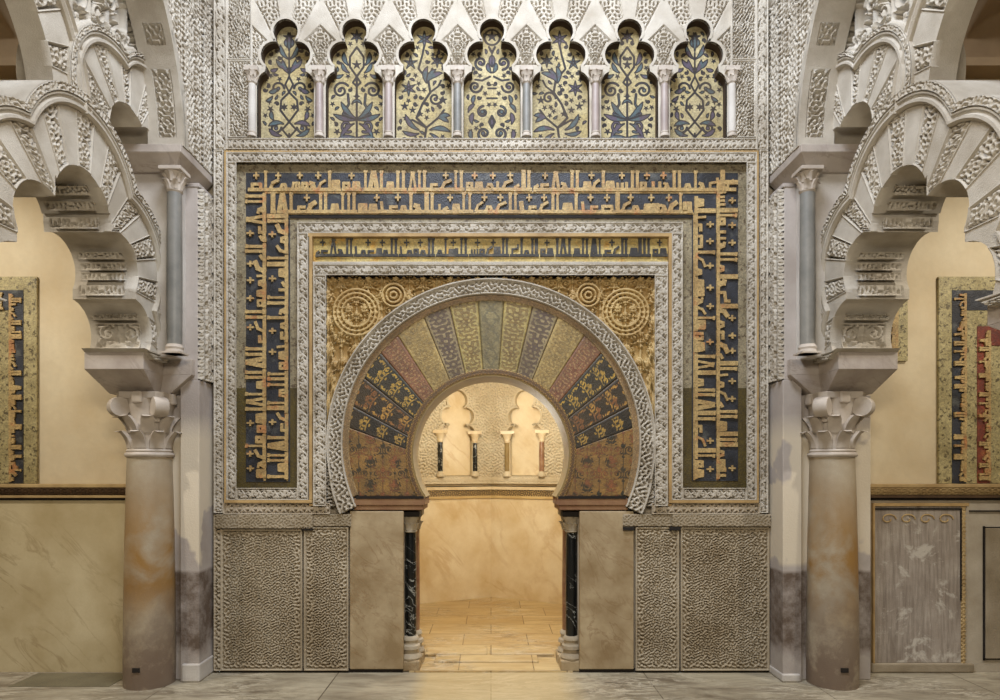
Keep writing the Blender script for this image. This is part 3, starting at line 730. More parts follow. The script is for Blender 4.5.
# ================================================================== COLUMN BUILDERS
def acanthus(mb, cx, cy, z, r0, h, w, out, ang, n=6, curl=.4):
    """one bent leaf rising from radius r0"""
    ca, sa = math.cos(ang), math.sin(ang); secs = []
    for i in range(n + 1):
        t = i / n; rr = r0 + out * t ** 2.2; zz = z + h * (t if t < .8 else .8 + .2 * math.sin((t - .8) / .2 * PI) * .6)
        ww = w * (1 - .15 * t) * (1 - max(0, t - .75) * 2.2)
        th = .016 + .01 * t
        row = []
        for sx in (-1, -.5, 0, .5, 1):
            rad = rr + th * (1 - abs(sx) * .7); row.append((cx + ca * rad - sa * ww * sx, cy + sa * rad + ca * ww * sx, zz))
        for sx in (1, 0, -1):
            rad = rr - .035; row.append((cx + ca * rad - sa * ww * sx, cy + sa * rad + ca * ww * sx, zz))
        secs.append(row)
    mb.sweep(secs)
def big_capital(cx, cy, z, r, H, wt, parent, mat):
    """two tiers of smooth leaves, corner volutes, thin abacus"""
    bell = MB().lathe([(r * 1.0, 0), (r * 1.0, .12 * H), (r * .98, .45 * H), (r * 1.08, .7 * H), (r * 1.2, .88 * H), (r * 1.15, .9 * H)], cx, cy, 32, z)
    cap = bell.build('capital', mat, parent, True)
    for tier, (zt, ht, ou, a0) in enumerate(((.04, .34, .13, 0), (.30, .34, .15, PI / 8))):
        for i in range(8):
            m = MB(); acanthus(m, cx, cy, z + zt * H, r * .98, ht * H, r * .33, ou, a0 + i * PI / 4); m.build('capital_leaf', mat, cap, True)
    for i in range(4):
        a = PI / 4 + i * PI / 2; ca, sa = math.cos(a), math.sin(a); R = r * 1.42; m = MB()
        c = Vector((cx + ca * R, cy + sa * R, z + .74 * H)); t = Vector((-sa, ca, 0)); rr = .115
        secs = []
        for k2, (off, q) in enumerate(((-.08, .55), (-.075, .95), (-.05, 1), (.05, 1), (.075, .95), (.08, .55))):
            secs.append([tuple(c + t * off + Vector((ca, sa, 0)) * rr * q * math.cos(b * PI / 9) + Vector((0, 0, 1)) * rr * q * math.sin(b * PI / 9)) for b in range(18)])
        m.sweep(secs); m.tube([tuple(Vector((cx + ca * r * 1.0, cy + sa * r * 1.0, z + .5 * H))), tuple(Vector((cx + ca * r * 1.15, cy + sa * r * 1.15, z + .72 * H))), tuple(c + Vector((0, 0, .05)))], [.04, .05, .06], 8)
        m.build('volute', mat, cap, True)
    m = MB(); q = wt * .93; k2 = wt * .80
    pl = []
    for i in range(4):
        a = PI / 4 + i * PI / 2
        for da, rr in ((-.14, 1.38 * q), (.14, 1.38 * q), (.5, 1.08 * q), (PI / 4, 1.0 * q), (PI / 2 - .5, 1.08 * q)): pl.append((cx + rr * math.cos(a + da), cy + rr * math.sin(a + da)))
    m.prism([(x, y, z + .88 * H) for x, y in pl], [(x, y, z + H) for x, y in pl]); m.build('abacus', mat, parent, bevel=.01)
    for i in range(4):
        a = i * PI / 2; m = MB().box(-.06, .06, -.05, .05, 0, .2 * H)
        m.v = [(cx + math.cos(a) * (q + v[1]) - math.sin(a) * v[0], cy + math.sin(a) * (q + v[1]) + math.cos(a) * v[0], z + .8 * H + v[2]) for v in m.v]
        m.build('capital_boss', mat, cap, bevel=.02)
def q3(s, X, d, v): return (s * X, d - D, v + CAMH)
def big_column(s, X, d, label):
    x, y = s * X, d - D
    t = empty('stone_column', (x, y, 0), label, 'column', 'great columns of the side arcades')
    vt = (470 - 455) * 7.6 / F + CAMH; vc = (470 - 394) * 7.6 / F + CAMH
    MB().lathe([(.280, 0), (.284, .3), (.278, .9), (.268, 1.6), (.252, 2.3), (.240, vt - .02)], x, y, 48, 0).build('shaft', SHAFT, t, True)
    MB().lathe([(.24, 0), (.262, .01), (.27, .03), (.262, .05), (.243, .06), (.252, .075), (.243, .09), (.232, .1)], x, y, 40, vt - .03).build('necking', CAPITAL, t, True)
    big_capital(x, y, vt + .05, .232, vc - vt - .05, .27, t, CAPITAL)
    MB().box(x - .05 * 1, x + .035, y - .292, y - .27, .21, .26).build('socket_hole', NOTCH, t)
    return t
def impost(s, d, label, near=False):
    """cruciform tapering block"""
    t = empty('impost_block', (s * 4.18, d - D, CAMH + .84), label, 'impost', 'imposts of the side arcades')
    lo, mid, hi = .885, 1.12, 1.31
    dl, dh = d - .4, d + .4
    def taper(x0, x1, d0, d1, bx0, bx1, b0, b1, nm):
        m = MB()
        a = [q3(s, bx0, b0, lo), q3(s, bx1, b0, lo), q3(s, bx1, b1, lo), q3(s, bx0, b1, lo)]
        b = [q3(s, x0, d0, mid), q3(s, x1, d0, mid), q3(s, x1, d1, mid), q3(s, x0, d1, mid)]
        c = [(p[0], p[1], CAMH + hi) for p in b]
        m.frustum(a, b); m.frustum([(p[0], p[1], p[2] - .001) for p in b], c)
        m.build(nm, IMPOST, t, bevel=.006)
    taper(3.86, 4.52, d - .49, min(d + (.63 if near else .49), 8), 3.90, 4.44, d - .15, d + .2, 'long_arm')
    if not near: taper(3.53, 4.68, d - .06, min(d + .3, 7.98), 3.80, 4.42, d - .06, d + .2, 'cross_arm')
    return t
# ================================================================== SIDE ARCADES
C1 = (6.05, 1.95)
INC = [(6.05, 2.42, .42)] + [(6.05 + k * .585, 2.125, .325) for k in (-1, 1)] + [(6.05 + k * .84, 1.50, .345) for k in (-1, 1)] + [(6.05 + k * .82, 1.32, .33) for k in (-1, 1)]
OUC = [(6.05, 2.6, .82)] + [(6.05 + k * .67, 2.2, .72) for k in (-1, 1)] + [(6.05 + k * .69, 1.4, .70) for k in (-1, 1)]
def rayr(c, circs, th):
    du, dv = -math.sin(th), math.cos(th); best = 0
    for cu, cv, R in circs:
        ou, ov = c[0] - cu, c[1] - cv; b = ou * du + ov * dv; q = b * b - (ou * ou + ov * ov - R * R)
        if q > 0: best = max(best, -b + math.sqrt(q))
    return best
def cap_r(r, th, vmin, c):
    return min(r, (vmin - c[1]) / math.cos(th)) if math.cos(th) < -1e-4 else r
def rin1(th):
    r = rayr(C1, INC, th); s_ = abs(math.sin(th))
    for uf, v0, v1 in ((.41, 2.36, 2.60), (.865, 1.81, 2.02)):
        if s_ > .1 and v0 < C1[1] + uf / s_ * math.cos(th) < v1: r = max(r, uf / s_)
    return cap_r(r, th, 1.305, C1)
def rout1(th): return cap_r(rayr(C1, OUC, th), th, 1.305, C1)
def pt2(c, r, th): return (c[0] - r * math.sin(th), c[1] + r * math.cos(th))
def arch_voussoir(s, c, rin, rout, a0, a1, Xi, Xo, mat, parent, carved, kind='turs', per=.42, name='voussoir'):
    n = max(4, int(abs(a1 - a0) / .6)); A = [math.radians(a0 + (a1 - a0) * i / n) for i in range(n + 1)]
    inn = [pt2(c, rin(a), a) for a in A]; out = [pt2(c, rout(a), a) for a in A]
    X1 = Xi + (.07 if carved else 0)
    m = MB(); secs = []
    for p, q in zip(inn, out): secs.append([q3(s, X1, *p), q3(s, X1, *q), q3(s, Xo, *q), q3(s, Xo, *p)])
    m.sweep(secs); v = m.build(name, mat, parent)
    if carved:
        r0, r1 = rin((A[0] + A[-1]) / 2), rout((A[0] + A[-1]) / 2)
        W = abs(math.radians(a1 - a0)) * (r0 + r1) / 2; H = r1 - r0
        nu = max(12, int(W / .009)); nv = max(12, int(H / .009))
        P = np.zeros((nv, nu, 3)); th = np.linspace(A[0], A[-1], nu)
        for k, a in enumerate(th):
            ra, rb = rin(a), rout(a); rr = np.linspace(ra + .0, rb, nv)
            P[:, k, 0] = 0; P[:, k, 1] = c[0] - rr * math.sin(a) - D; P[:, k, 2] = c[1] + rr * math.cos(a) + CAMH
        U, V = np.meshgrid(np.linspace(-.5, .5, nu) * W, np.linspace(0, H, nv))
        h = carve(kind, U + (0 if kind != 'vine' else per * .5), V + a0 * .013, per, thr=-.7)
        e = edge_dist(U + W / 2, V, W, H); h = np.maximum(h * sstep(.018, .03, e), 1 - sstep(.014, .020, e))
        e2 = (e > .020) & (e < .032); h = np.where(e2, 0, h)
        P[..., 0] = s * (Xi + .07 - .078 * h)
        gridmesh('carving', P, mat, v, skirt=(s * .08, 0, 0))
    return v
def sweep_hood(s, c, rout, a0, a1, Xi, Xo, parent, name, step=1.0, w=.11):
    n = int((a1 - a0) / step); secs = []; band = []
    for i in range(n + 1):
        a = math.radians(a0 + (a1 - a0) * i / n); r = rout(a)
        prof = [(-.075, Xi + .02), (-.075, Xi - .02), (-.055, Xi - .045), (-.03, Xi - .045), (-.02, Xi - .02), (0, Xi - .02), (.01, Xi - .04), (.025, Xi - .04), (.03, Xi - .03), (w, Xi - .03), (w, Xo), (-.075, Xo)]
        secs.append([q3(s, X, *pt2(c, r + dr, a)) for dr, X in prof]); band.append((a, r))
    h = MB().sweep(secs).build(name, STUCCO, parent, True, ang=30)
    # drilled leaf band on the hood
    P = np.zeros((9, len(band) * 3 - 2, 3)); T_ = np.linspace(0, 1, P.shape[1]); aa = np.interp(T_, np.linspace(0, 1, len(band)), [b[0] for b in band])
    L = 0; last = None; ss = []
    for k, a in enumerate(aa):
        r = rout(a); p = pt2(c, r + .07, a)
        L += math.dist(p, last) if last else 0; last = p; ss.append(L)
        for j in range(9):
            u, v = pt2(c, r + .034 + (w - .04) * j / 8, a); P[j, k] = (0, u - D, v + CAMH)
    U, V = np.meshgrid(ss, np.linspace(0, .07, 9)); hh = carve('tur', U, V, .38, thr=-.2); hh[0] = hh[-1] = 1
    P[..., 0] = s * (Xi - .022 - .028 * hh)
    gridmesh('hood_carving', P, STUCCO, h, skirt=(s * .012, 0, 0))
    return h
def soffit(s, c, rin, a0, a1, X0, X1, parent, kind='vine', per=.3, depth=.05, back=.0):
    n = 60; A = [math.radians(a0 + (a1 - a0) * i / (n - 1)) for i in range(n)]; pts = np.array([pt2(c, rin(a), a) for a in A])
    seg = np.r_[0, np.cumsum(np.hypot(*np.diff(pts, axis=0).T))]; H = seg[-1]; nv = max(8, int(H / .011)); t = np.linspace(0, H, nv)
    u = np.interp(t, seg, pts[:, 0]); v = np.interp(t, seg, pts[:, 1]); W = X1 - X0; nu = int(W / .011)
    cen = np.array(c); du = np.gradient(u); dv = np.gradient(v); nn = np.stack([-dv, du], -1); nn /= np.linalg.norm(nn, axis=1)[:, None] + 1e-9
    sg = np.sign(((cen - np.stack([u, v], -1)) * nn).sum(1)); nn *= np.where(sg == 0, 1, sg)[:, None]
    X = np.linspace(X0, X1, nu); P = np.zeros((nv, nu, 3)); U, V = np.meshgrid(X - (X0 + X1) / 2, t)
    h = carve(kind, U, V, per, thr=-.35); e = edge_dist(U + W / 2, V, W, H); h = np.maximum(h * sstep(.016, .026, e), 1 - sstep(.012, .018, e))
    off = depth * h + .003
    P[..., 0] = s * X[None, :]; P[..., 1] = u[:, None] + nn[:, 0:1] * off - D; P[..., 2] = v[:, None] + nn[:, 1:2] * off + CAMH
    return gridmesh('soffit_panel', P, STUCCO, parent, skirt=(0, 0, 0) if False else None)
def lobed_arch(s):
    side = 'left' if s < 0 else 'right'
    t = empty('lobed_arch', q3(s, 4.18, 7.3, 1.3), 'large five-lobed arch of plain and carved voussoirs springing from the %s great column' % side, 'arch', None)
    Xi, Xo = 3.84, 4.52
    st = 21.5; hw = 5.8
    edges_ = []
    for k in range(-5, 6):
        edges_.append((k * st - hw, k * st + hw, True))
        if k < 5: edges_.append((k * st + hw, (k + 1) * st - hw, False))
    edges_.append((5 * st + hw, 121, False)); edges_.append((-121, -5 * st - hw, False))
    for a0, a1, cv in edges_:
        arch_voussoir(s, C1, rin1, rout1, a0, a1, Xi, Xo, STUCCO, t, cv, 'turs', .40)
    sweep_hood(s, C1, rout1, -121, 121, Xi, Xo, t, 'hood_moulding')
    # carved soffit panels on the pier nearest the wall (angles: negative = wall side) and their mirror
    for sg in (-1, 1):
        th = np.radians(np.linspace(10, 120, 700)); R = np.array([rin1(a) for a in th]); V_ = C1[1] + R * np.cos(th); U_ = R * np.sin(th)
        def rng(v0, v1, umin, umax):
            k = [math.degrees(th[i]) for i in range(len(th)) if v0 < V_[i] < v1 and umin < U_[i] < umax]; return (min(k), max(k)) if len(k) > 2 else None
        for r_, kd, pr in ((rng(1.34, 1.66, 1.0, 2), 'vine', .5), (rng(1.70, 1.76, .95, 2), 'turs', .3), (rng(1.87, 1.98, .86, .87), 'turs', .38),
                       (rng(2.03, 2.13, .8, 2), 'turs', .4), (rng(2.16, 2.25, .8, 2), 'turs', .4), (rng(2.29, 2.36, .6, 2), 'turs', .34), (rng(2.42, 2.53, .405, .42), 'turs', .38), (rng(2.61, 2.69, .2, .42), 'turs', .36), (rng(2.74, 2.80, .1, .3), 'turs', .36)):
            if r_: soffit(s, C1, rin1, sg * r_[0], sg * r_[1], 3.93, 4.43, t, kd, pr)
    return t
C2 = (6.8, 3.45)
INC2 = [(6.80, 3.50, .36), (7.17, 3.62, .2)]
OUC2 = [(6.52, 3.66, .64), (7.12, 3.98, .5), (7.3, 3.8, .45)]
def rin2(th): return rayr(C2, INC2, th)
def rout2(th): 
    r = rayr(C2, OUC2, th); s_ = math.sin(-th)
    return min(r, .72 / s_) if s_ > .05 else r       # stop against the wall arch
RCX = (4.6, 3.25); RR0, RR1 = 1.03, 1.41
def m_wa(s, ed_, t):       # plain curved edge of the wall arch with openings for its carved blocks
    m = MB(); vv = np.linspace(3.65, 5.75, 60)
    for x0, x1 in ((3.46, 3.535), (3.745, 3.86)):
        m.sweep([[q3(s, x0, ed_(v), v), q3(s, x1, ed_(v), v), q3(s, x1, ed_(v) + .12, v), q3(s, x0, ed_(v) + .12, v)] for v in vv])
    for v0, v1 in ((3.65, 3.74), (4.42, 4.62), (4.80, 5.05), (5.4, 5.75)):
        m.sweep([[q3(s, 3.53, ed_(v), v), q3(s, 3.75, ed_(v), v), q3(s, 3.75, ed_(v) + .12, v), q3(s, 3.53, ed_(v) + .12, v)] for v in np.linspace(v0, v1, 10)])
    m.build('plain_edge', STUCCO, t)
def upper_tier(s):
    side = 'left' if s < 0 else 'right'
    # --- small lobed arch
    t = empty('small_lobed_arch', q3(s, 4.1, 6.8, 3.45), 'small interlaced lobed arch above the hood of the large %s arch' % side, 'arch')
    ed = [(-88, -64, 0), (-64, -50, 1), (-50, -34, 0), (-34, -20, 1), (-20, -2, 0), (-2, 12, 1), (12, 28, 0), (28, 44, 1), (44, 60, 0), (60, 78, 1), (78, 95, 0)]
    for a0, a1, cv in ed: arch_voussoir(s, C2, rin2, rout2, a0, a1, 3.84, 4.3, STUCCO, t, bool(cv), 'turs', .36)
    sweep_hood(s, C2, rout2, -80, 88, 3.84, 4.3, t, 'hood_moulding', w=.09)
    # --- ring with alternating voussoirs
    t = empty('round_arch', q3(s, 4.1, 5.8, 3.3), 'round arch of alternating plain and carved blocks rising at the top %s corner' % side, 'arch')
    def wrap_(r): return lambda th: r
    def vou(a0, a1, cv):     # angles above horizontal on the wall side -> th = -(90-a)
        arch_voussoir(s, RCX, wrap_(RR0), wrap_(RR1), -(90 - a0), -(90 - a1), 3.84, 4.08, STUCCO, t, cv, 'turs', .42)
    a = 4.0; cv = False
    for w_ in [11.5, 11, 11, 11, 11, 11, 11, 11, 11, 11, 11, 11, 11, 11, 11]:
        vou(a, a + w_, cv); a += w_; cv = not cv
    n = 120; secs = []
    for i in range(n + 1):
        th = math.radians(-86 + 160 * i / n)
        secs.append([q3(s, X, *pt2(RCX, RR1 + dr, th)) for dr, X in ((-.01, 3.86), (-.01, 3.81), (.01, 3.79), (.03, 3.81), (.035, 3.825), (.09, 3.825), (.1, 3.80), (.12, 3.81), (.12, 4.08), (-.01, 4.08))])
    MB().sweep(secs).build('extrados_moulding', STUCCO, t, True, ang=30)
    # --- carved spandrel above the small arch
    t = empty('carved_spandrel', q3(s, 4.0, 6.6, 4.4), 'deeply carved leaf spandrel between the arches, top %s' % side, 'spandrel')
    U, V = np.meshgrid(np.arange(4.3, 7.22, .012), np.arange(3.5, 5.75, .012)); P = np.zeros(U.shape + (3,))
    dh = np.full(U.shape, 9.)
    for cu, cv_, R_ in OUC2: dh = np.minimum(dh, np.hypot(U - cu, V - cv_) - R_)
    dr_ = np.hypot(U - RCX[0], V - RCX[1]) - RR1; hole = (dh < .02) | (dr_ < .03) | (V < 3.8 + 0 * U)
    h = carve('vine', U - 6.5, V, .62, thr=.0, soft=.5); e = np.minimum(dh - .06, dr_ - .08); h = np.where(e < .05, 1, h)
    P[..., 0] = s * (3.98 - .12 * h); P[..., 1] = U - D; P[..., 2] = V + CAMH
    pierced('carved_field', P, hole, STUCCO, t)
    MB().box(s * 3.99, s * 4.35, 6.2 - D, 7.2 - D, CAMH + 4.4, CAMH + 5.75).build('backing', STUCCO, t)
    # --- wall arch (big ring against the mihrab wall)
    t = empty('wall_arch', q3(s, 3.6, 7.6, 3.65), 'tall carved stucco arch limb against the wall, above the %s slender column' % side, 'arch')
    def ed_(v): return 5.0 + math.sqrt(max(2.2 ** 2 - (v - 3.63) ** 2, 0))
    vv = np.linspace(3.65, 5.75, 30); secs = []
    for v in vv: secs.append([q3(s, 3.55, ed_(v) + .09, v), q3(s, 3.9, ed_(v) + .09, v), q3(s, 3.9, 8.15, v), q3(s, 3.55, 8.15, v)])
    MB().sweep(secs).build('arch_body', STUCCO, t)
    nv, nu = 190, 90; P = np.zeros((nv, nu, 3)); vv = np.linspace(3.66, 5.75, nv)
    for j, v in enumerate(vv): P[j, :, 1] = np.linspace(ed_(v) + .01, 8.0, nu) - D; P[j, :, 2] = v + CAMH
    dd = P[..., 1] + D; W = dd - dd[:, :1]
    h = carve('turq', dd, P[..., 2], .46, thr=-.75)
    h = np.where(W < .05, 1, h); h = np.where(W < .035, .0, h); h = np.where(abs(dd - 7.72) < .02, 1, h); h = np.where(abs(dd - 7.72 - .0) < .008, .3, h)
    P[..., 0] = s * (3.545 - .085 * h)
    gridmesh('carved_face', P, STUCCO, t, skirt=(s * .02, 0, 0))
    m_wa(s, ed_, t)
    for v0, v1 in ((3.74, 4.42), (4.62, 4.80), (5.05, 5.4)):
        nv = int((v1 - v0) / .011); nu = 20; X = np.linspace(3.53, 3.75, nu); vv = np.linspace(v0, v1, nv); U, V = np.meshgrid(X - 3.64, vv - v0)
        h = carve('turs', U, V, .45, thr=-.3); e = edge_dist(U + .11, V, .22, v1 - v0); h = np.maximum(h * sstep(.012, .02, e), 1 - sstep(.009, .014, e))
        P = np.stack([s * np.broadcast_to(X[None, :], U.shape), np.array([ed_(v) for v in vv])[:, None] - .07 * h + .07 - D + 0 * U, (vv + CAMH)[:, None] + 0 * U], -1)
        gridmesh('soffit_panel', P, STUCCO, t, skirt=(0, .03, 0))
    # --- upper impost and slender column
    t = empty('upper_impost', q3(s, 3.7, 7.5, 3.42), 'pale stone impost above the capital of the %s slender grey column' % side, 'impost', 'upper imposts')
    m = MB()
    a = [q3(s, 3.62, 7.3, 3.40), q3(s, 4.5, 7.3, 3.40), q3(s, 4.5, 7.98, 3.40), q3(s, 3.62, 7.98, 3.40)]
    b = [q3(s, 3.47, 7.16, 3.56), q3(s, 4.5, 7.16, 3.56), q3(s, 4.5, 7.98, 3.56), q3(s, 3.47, 7.98, 3.56)]
    m.frustum(a, b); m.frustum([(p[0], p[1], p[2] - .001) for p in b], [(p[0], p[1], p[2] + .09) for p in b]); m.build('block', IMPOST, t, bevel=.006)
    x, y = s * 3.585, 7.25 - D; zb = CAMH + 1.31; zt = CAMH + 3.40
    t = empty('slender_column', (x, y, zb), 'slender blue-grey column standing on the impost of the %s great column' % side, 'column', 'slender upper columns')
    MB().lathe([(.10, 0), (.10, .03), (.092, .05), (.098, .075), (.084, .1), (.082, .11)], x, y, 24, zb).box(x - .11, x + .11, y - .11, y + .11, zb - .0, zb + .02).build('base', CAPITAL, t, True)
    MB().lathe([(.080, 0), (.083, .7), (.078, zt - zb - .36)], x, y, 28, zb + .1).build('shaft', SLIM, t, True)
    cz = zt - .27; c_ = MB().lathe([(.078, 0), (.09, .02), (.08, .04), (.085, .14), (.11, .22), (.11, .23)], x, y, 24, cz).build('capital', CAPITAL, t, True)
    for tr, zz in ((0, .03), (1, .11)):
        for i in range(6):
            m = MB(); acanthus(m, x, y, cz + zz, .078, .11, .034, .05, i * PI / 3 + tr * PI / 6); m.build('capital_leaf', CAPITAL, c_, True)
    m = MB().box(x - .125, x + .125, y - .125, y + .125, cz + .225, zt - .002); m.build('abacus', CAPITAL, t, bevel=.006)
for s in (-1, 1):
    side = 'left' if s < 0 else 'right'
    big_column(s, 4.05, 7.6, 'great weathered stone column with ochre stains on the %s, before the pier' % side)
    impost(s, 7.6, 'grey marble cruciform impost on the capital of the %s great column' % side)
    big_column(s, 4.17, 4.35, 'nearer great column of the %s arcade, closest to the viewer' % side)
    impost(s, 4.35, 'nearer marble impost of the %s arcade, at the picture edge' % side, True)
    lobed_arch(s); upper_tier(s)
    # piers
    t = empty('wall_pier', q3(s, 4.0, 7.85, -CAMH), 'tall plastered pier with worn stained foot behind the %s great column' % side, 'pier', None)
    MB().box(s * 3.66, s * (4.57 if s > 0 else 4.36), 7.70 - D, .02, 0, CAMH + .9).build('lower_shaft', PIER, t, bevel=.01)
    MB().box(s * 3.64, s * 4.5, 7.36 - D, .17, CAMH + 1.30, CAMH + 3.42).build('upper_shaft', WHITE, t, bevel=.01)
    MB().box(s * 3.475, s * 3.70, 7.62 - D, .02, 0, CAMH + 1.07).box(s * 3.50, s * 3.70, 7.63 - D, .02, CAMH + 1.07, CAMH + 3.38).box(s * 3.475, s * 3.70, 7.62 - D, .02, CAMH + 3.37, CAMH + 3.42).build('pilaster', PIER, t, bevel=.008)
    MB().box(s * 3.462, s * 3.68, 7.60 - D, .0, 0, .22 if s < 0 else .1).build('foot_patch', WHITE, t, bevel=.02)
    # carved strips on the inner side of the pilaster above the impost
    for d0, d1, kd in ((7.64, 7.72, 'guilloche'), (7.74, 7.97, 'scroll')):
        z0, z1 = CAMH + 1.08, CAMH + 3.36; nu = max(8, int((d1 - d0) / .010)); nv = int((z1 - z0) / .010)
        dd = np.linspace(d0, d1, nu); zz = np.linspace(z0, z1, nv); U, V = np.meshgrid(dd - d0, zz - z0)
        h = carve(kd, V, U, .30 if kd == 'scroll' else .16, (d1 - d0), thr=-.6)
        P = np.stack([np.full(U.shape, 0.) + s * (3.475 + .012 - .05 * h), d0 + U - D, z0 + V], -1)
        gridmesh('carved_strip', P, STUCCO, t, skirt=(s * .015, 0, 0))
# ================================================================== BLIND ARCADE (seven trefoil niches)
PITCH = 68.75; NX = [492 + (i - 3) * PITCH for i in range(7)]
def trefoil(cx, sc=1.0):
    """outline in metres relative to niche axis; from bottom left, over, to bottom right; px units scaled"""
    pts = []
    def arc(x, y, r, a0, a1, n=14): 
        for i in range(n + 1):
            a = math.radians(a0 + (a1 - a0) * i / n); pts.append((x + r * math.cos(a), y + r * math.sin(a)))
    pts.append((-28.5, 138)); pts.append((-28.5, 84))
    arc(-17.5, 78, 11, 180, 262, 8)      # lower lobe shoulder (y down: negative sine is up)
    arc(-12.5, 53, 12.5, 128, 300, 16)
    arc(0, 32.5, 12.5, 160, 270, 12)
    left = [(x, y) for x, y in pts]
    # convert arcs: y axis points down in px, so flip about each centre was handled by angle choice
    right = [(-x, y) for x, y in reversed(left)]
    return left + right
def trefoil_pts():
    P = [(-28.5, 138), (-28.5, 110), (-28.5, 90)]
    def arc(cx, cy, r, a0, a1, n):
        for i in range(n + 1):
            a = math.radians(a0 + (a1 - a0) * i / n); P.append((cx + r * math.cos(a), cy - r * math.sin(a)))
    arc(-15.5, 84, 13, 180, 112, 8)     # ends near (-20,72)
    arc(-11.5, 55, 13.2, 232, 80, 20)   # mid lobe, ends near neck
    arc(0, 31.5, 12.2, 214, 90, 14)     # crown
    return P + [(-x, y) for x, y in reversed(P[:-1])]
TP = trefoil_pts()
def design(k):
    """vine ornament (left half in px units about the axis, y down)"""
    q = []
    def P_(pts, r): return poly(pts, r)
    if k in (0, 6):
        q += [(-.0, 136, 0, 128, .8, .8)]
        q += P_([(0, 132), (-7, 124), (0, 116)], .8) + P_([(0, 116), (-9, 104), (-8, 94), (0, 86)], .9) + P_([(0, 86), (-4, 78), (0, 70)], .8) + P_([(0, 70), (0, 46)], .7)
        q += spiral(-14, 122, 6, 0, 1.1, 1.1) + leaf(-8, 130, PI, 14, 2.6, .5) + leaf(-6, 118, 3.6, 15, 2.6, -.6) + leaf(-16, 114, 4.0, 9, 2.4) + leaf(-7, 134, 3.0, 16, 1.8, .2)
        q += spiral(-12, 82, 7, 0, 1.0, 1.0, -1) + leaf(-12, 82, 2.2, 9, 2.6) + leaf(-17, 90, 2.0, 8, 2) + flower(-19, 103, 3.4, 5) + flower(-5, 101, 3.6, 6) + flower(-20, 96, 2.5, 4)
        q += leaf(-1, 66, 3.9, 14, 2.6, .4) + leaf(-1, 62, 3.3, 15, 2.6, .5) + leaf(-1, 52, 3.7, 16, 2.4, .5) + leaf(-12, 62, 2.4, 7, 2.2) + leaf(-2, 40, 4.1, 8, 2) + leaf(0, 44, -PI / 2, 16, 2.2, 0) + flower(-1, 30, 5, 5, -PI / 2)
    elif k in (1, 5):
        q += P_([(0, 138), (0, 70)], .9) + P_([(0, 70), (-7, 60), (-7, 50), (0, 40)], .9)
        q += spiral(-16, 84, 8.5, -.6, 1.4, 1.1, -1) + P_([(-9, 88), (-8, 98), (-14, 108), (-2, 112)], 1.2) + leaf(-2, 112, 3.7, 21, 2.8, .3) + leaf(-2, 114, 3.1, 22, 2.8, .3) + leaf(-3, 118, 2.8, 20, 2.4, -.5)
        q += spiral(-10, 120, 7, 1.0, 1.0, 1.5, 1) + leaf(-2, 132, 3.4, 18, 2.6, -.4) + flower(-20, 126, 3.4, 5) + P_([(-2, 134), (-18, 136)], 1.3)
        q += leaf(-8, 66, 3.6, 12, 2.4) + leaf(-9, 58, 3.9, 13, 2.6) + leaf(-14, 68, 2.4, 9, 2.2) + leaf(-5, 98, 5.2, 8, 1.6) + flower(0, 58, 4.5, 5, -PI / 2) + flower(-1, 90, 2.4, 4) + flower(0, 29, 6.5, 6, -PI / 2) + P_([(0, 80), (-4, 76), (0, 70)], .8)
    elif k == 3:
        q += spiral(-8, 128, 7, PI / 2, 1.3, 1.2, 1) + spiral(-9, 106, 6, -PI / 2, 1.2, 1.2, -1) + spiral(-17, 80, 7, 0, 1.3, 1.1, 1) + spiral(-11, 56, 7, PI / 2, 1.2, 1.2, 1)
        q += P_([(0, 110), (-3, 116), (0, 122)], 1.0) + leaf(-20, 134, -2.2, 10, 2.4) + leaf(-20, 118, -2.0, 11, 2.6) + leaf(-24, 106, -1.4, 10, 2.2) + leaf(-19, 98, 4.4, 9, 2.2) + flower(-22, 126, 3, 5)
        q += P_([(0, 92), (-5, 92)], .8) + P_([(0, 82), (-4, 82)], .8) + leaf(-1, 66, 3.9, 10, 2.4) + leaf(0, 60, 4.2, 12, 2) + P_([(-2, 70), (-10, 74), (-17, 73)], .9) + flower(0, 29, 5.5, 5, -PI / 2) + spiral(0, 30, 8, 0, .95, .9, 1, .95) + leaf(0, 112, PI / 2, 8, 2, 0) + P_([(0, 46), (-3, 40)], 1)
    return q
def niche_segs(k):
    q = niche_base(k); r = random.Random(k + 40); half = k not in (2, 4); out = list(q)
    for gx_ in np.arange(-25, 26 if not half else -3, 3.1):
        for gy_ in np.arange(26, 136, 3.6):
            x, y = gx_ + r.uniform(-.8, .8), gy_ + r.uniform(-.8, .8); w_ = 11 if y < 40 else 22 if y < 72 else 27
            if abs(x) > w_ - 2: continue
            if sdf(np.array([x]), np.array([y]), out)[0] < -2.9:
                a = r.uniform(0, 6.28); e = r.choice((leaf(x - 2 * math.cos(a), y - 2 * math.sin(a), a, 5, 1.5), flower(x, y, 2.6, 5), spiral(x, y, 2.6, a, 1, .55)))
                out += e if not half else mirror(e)
    return out
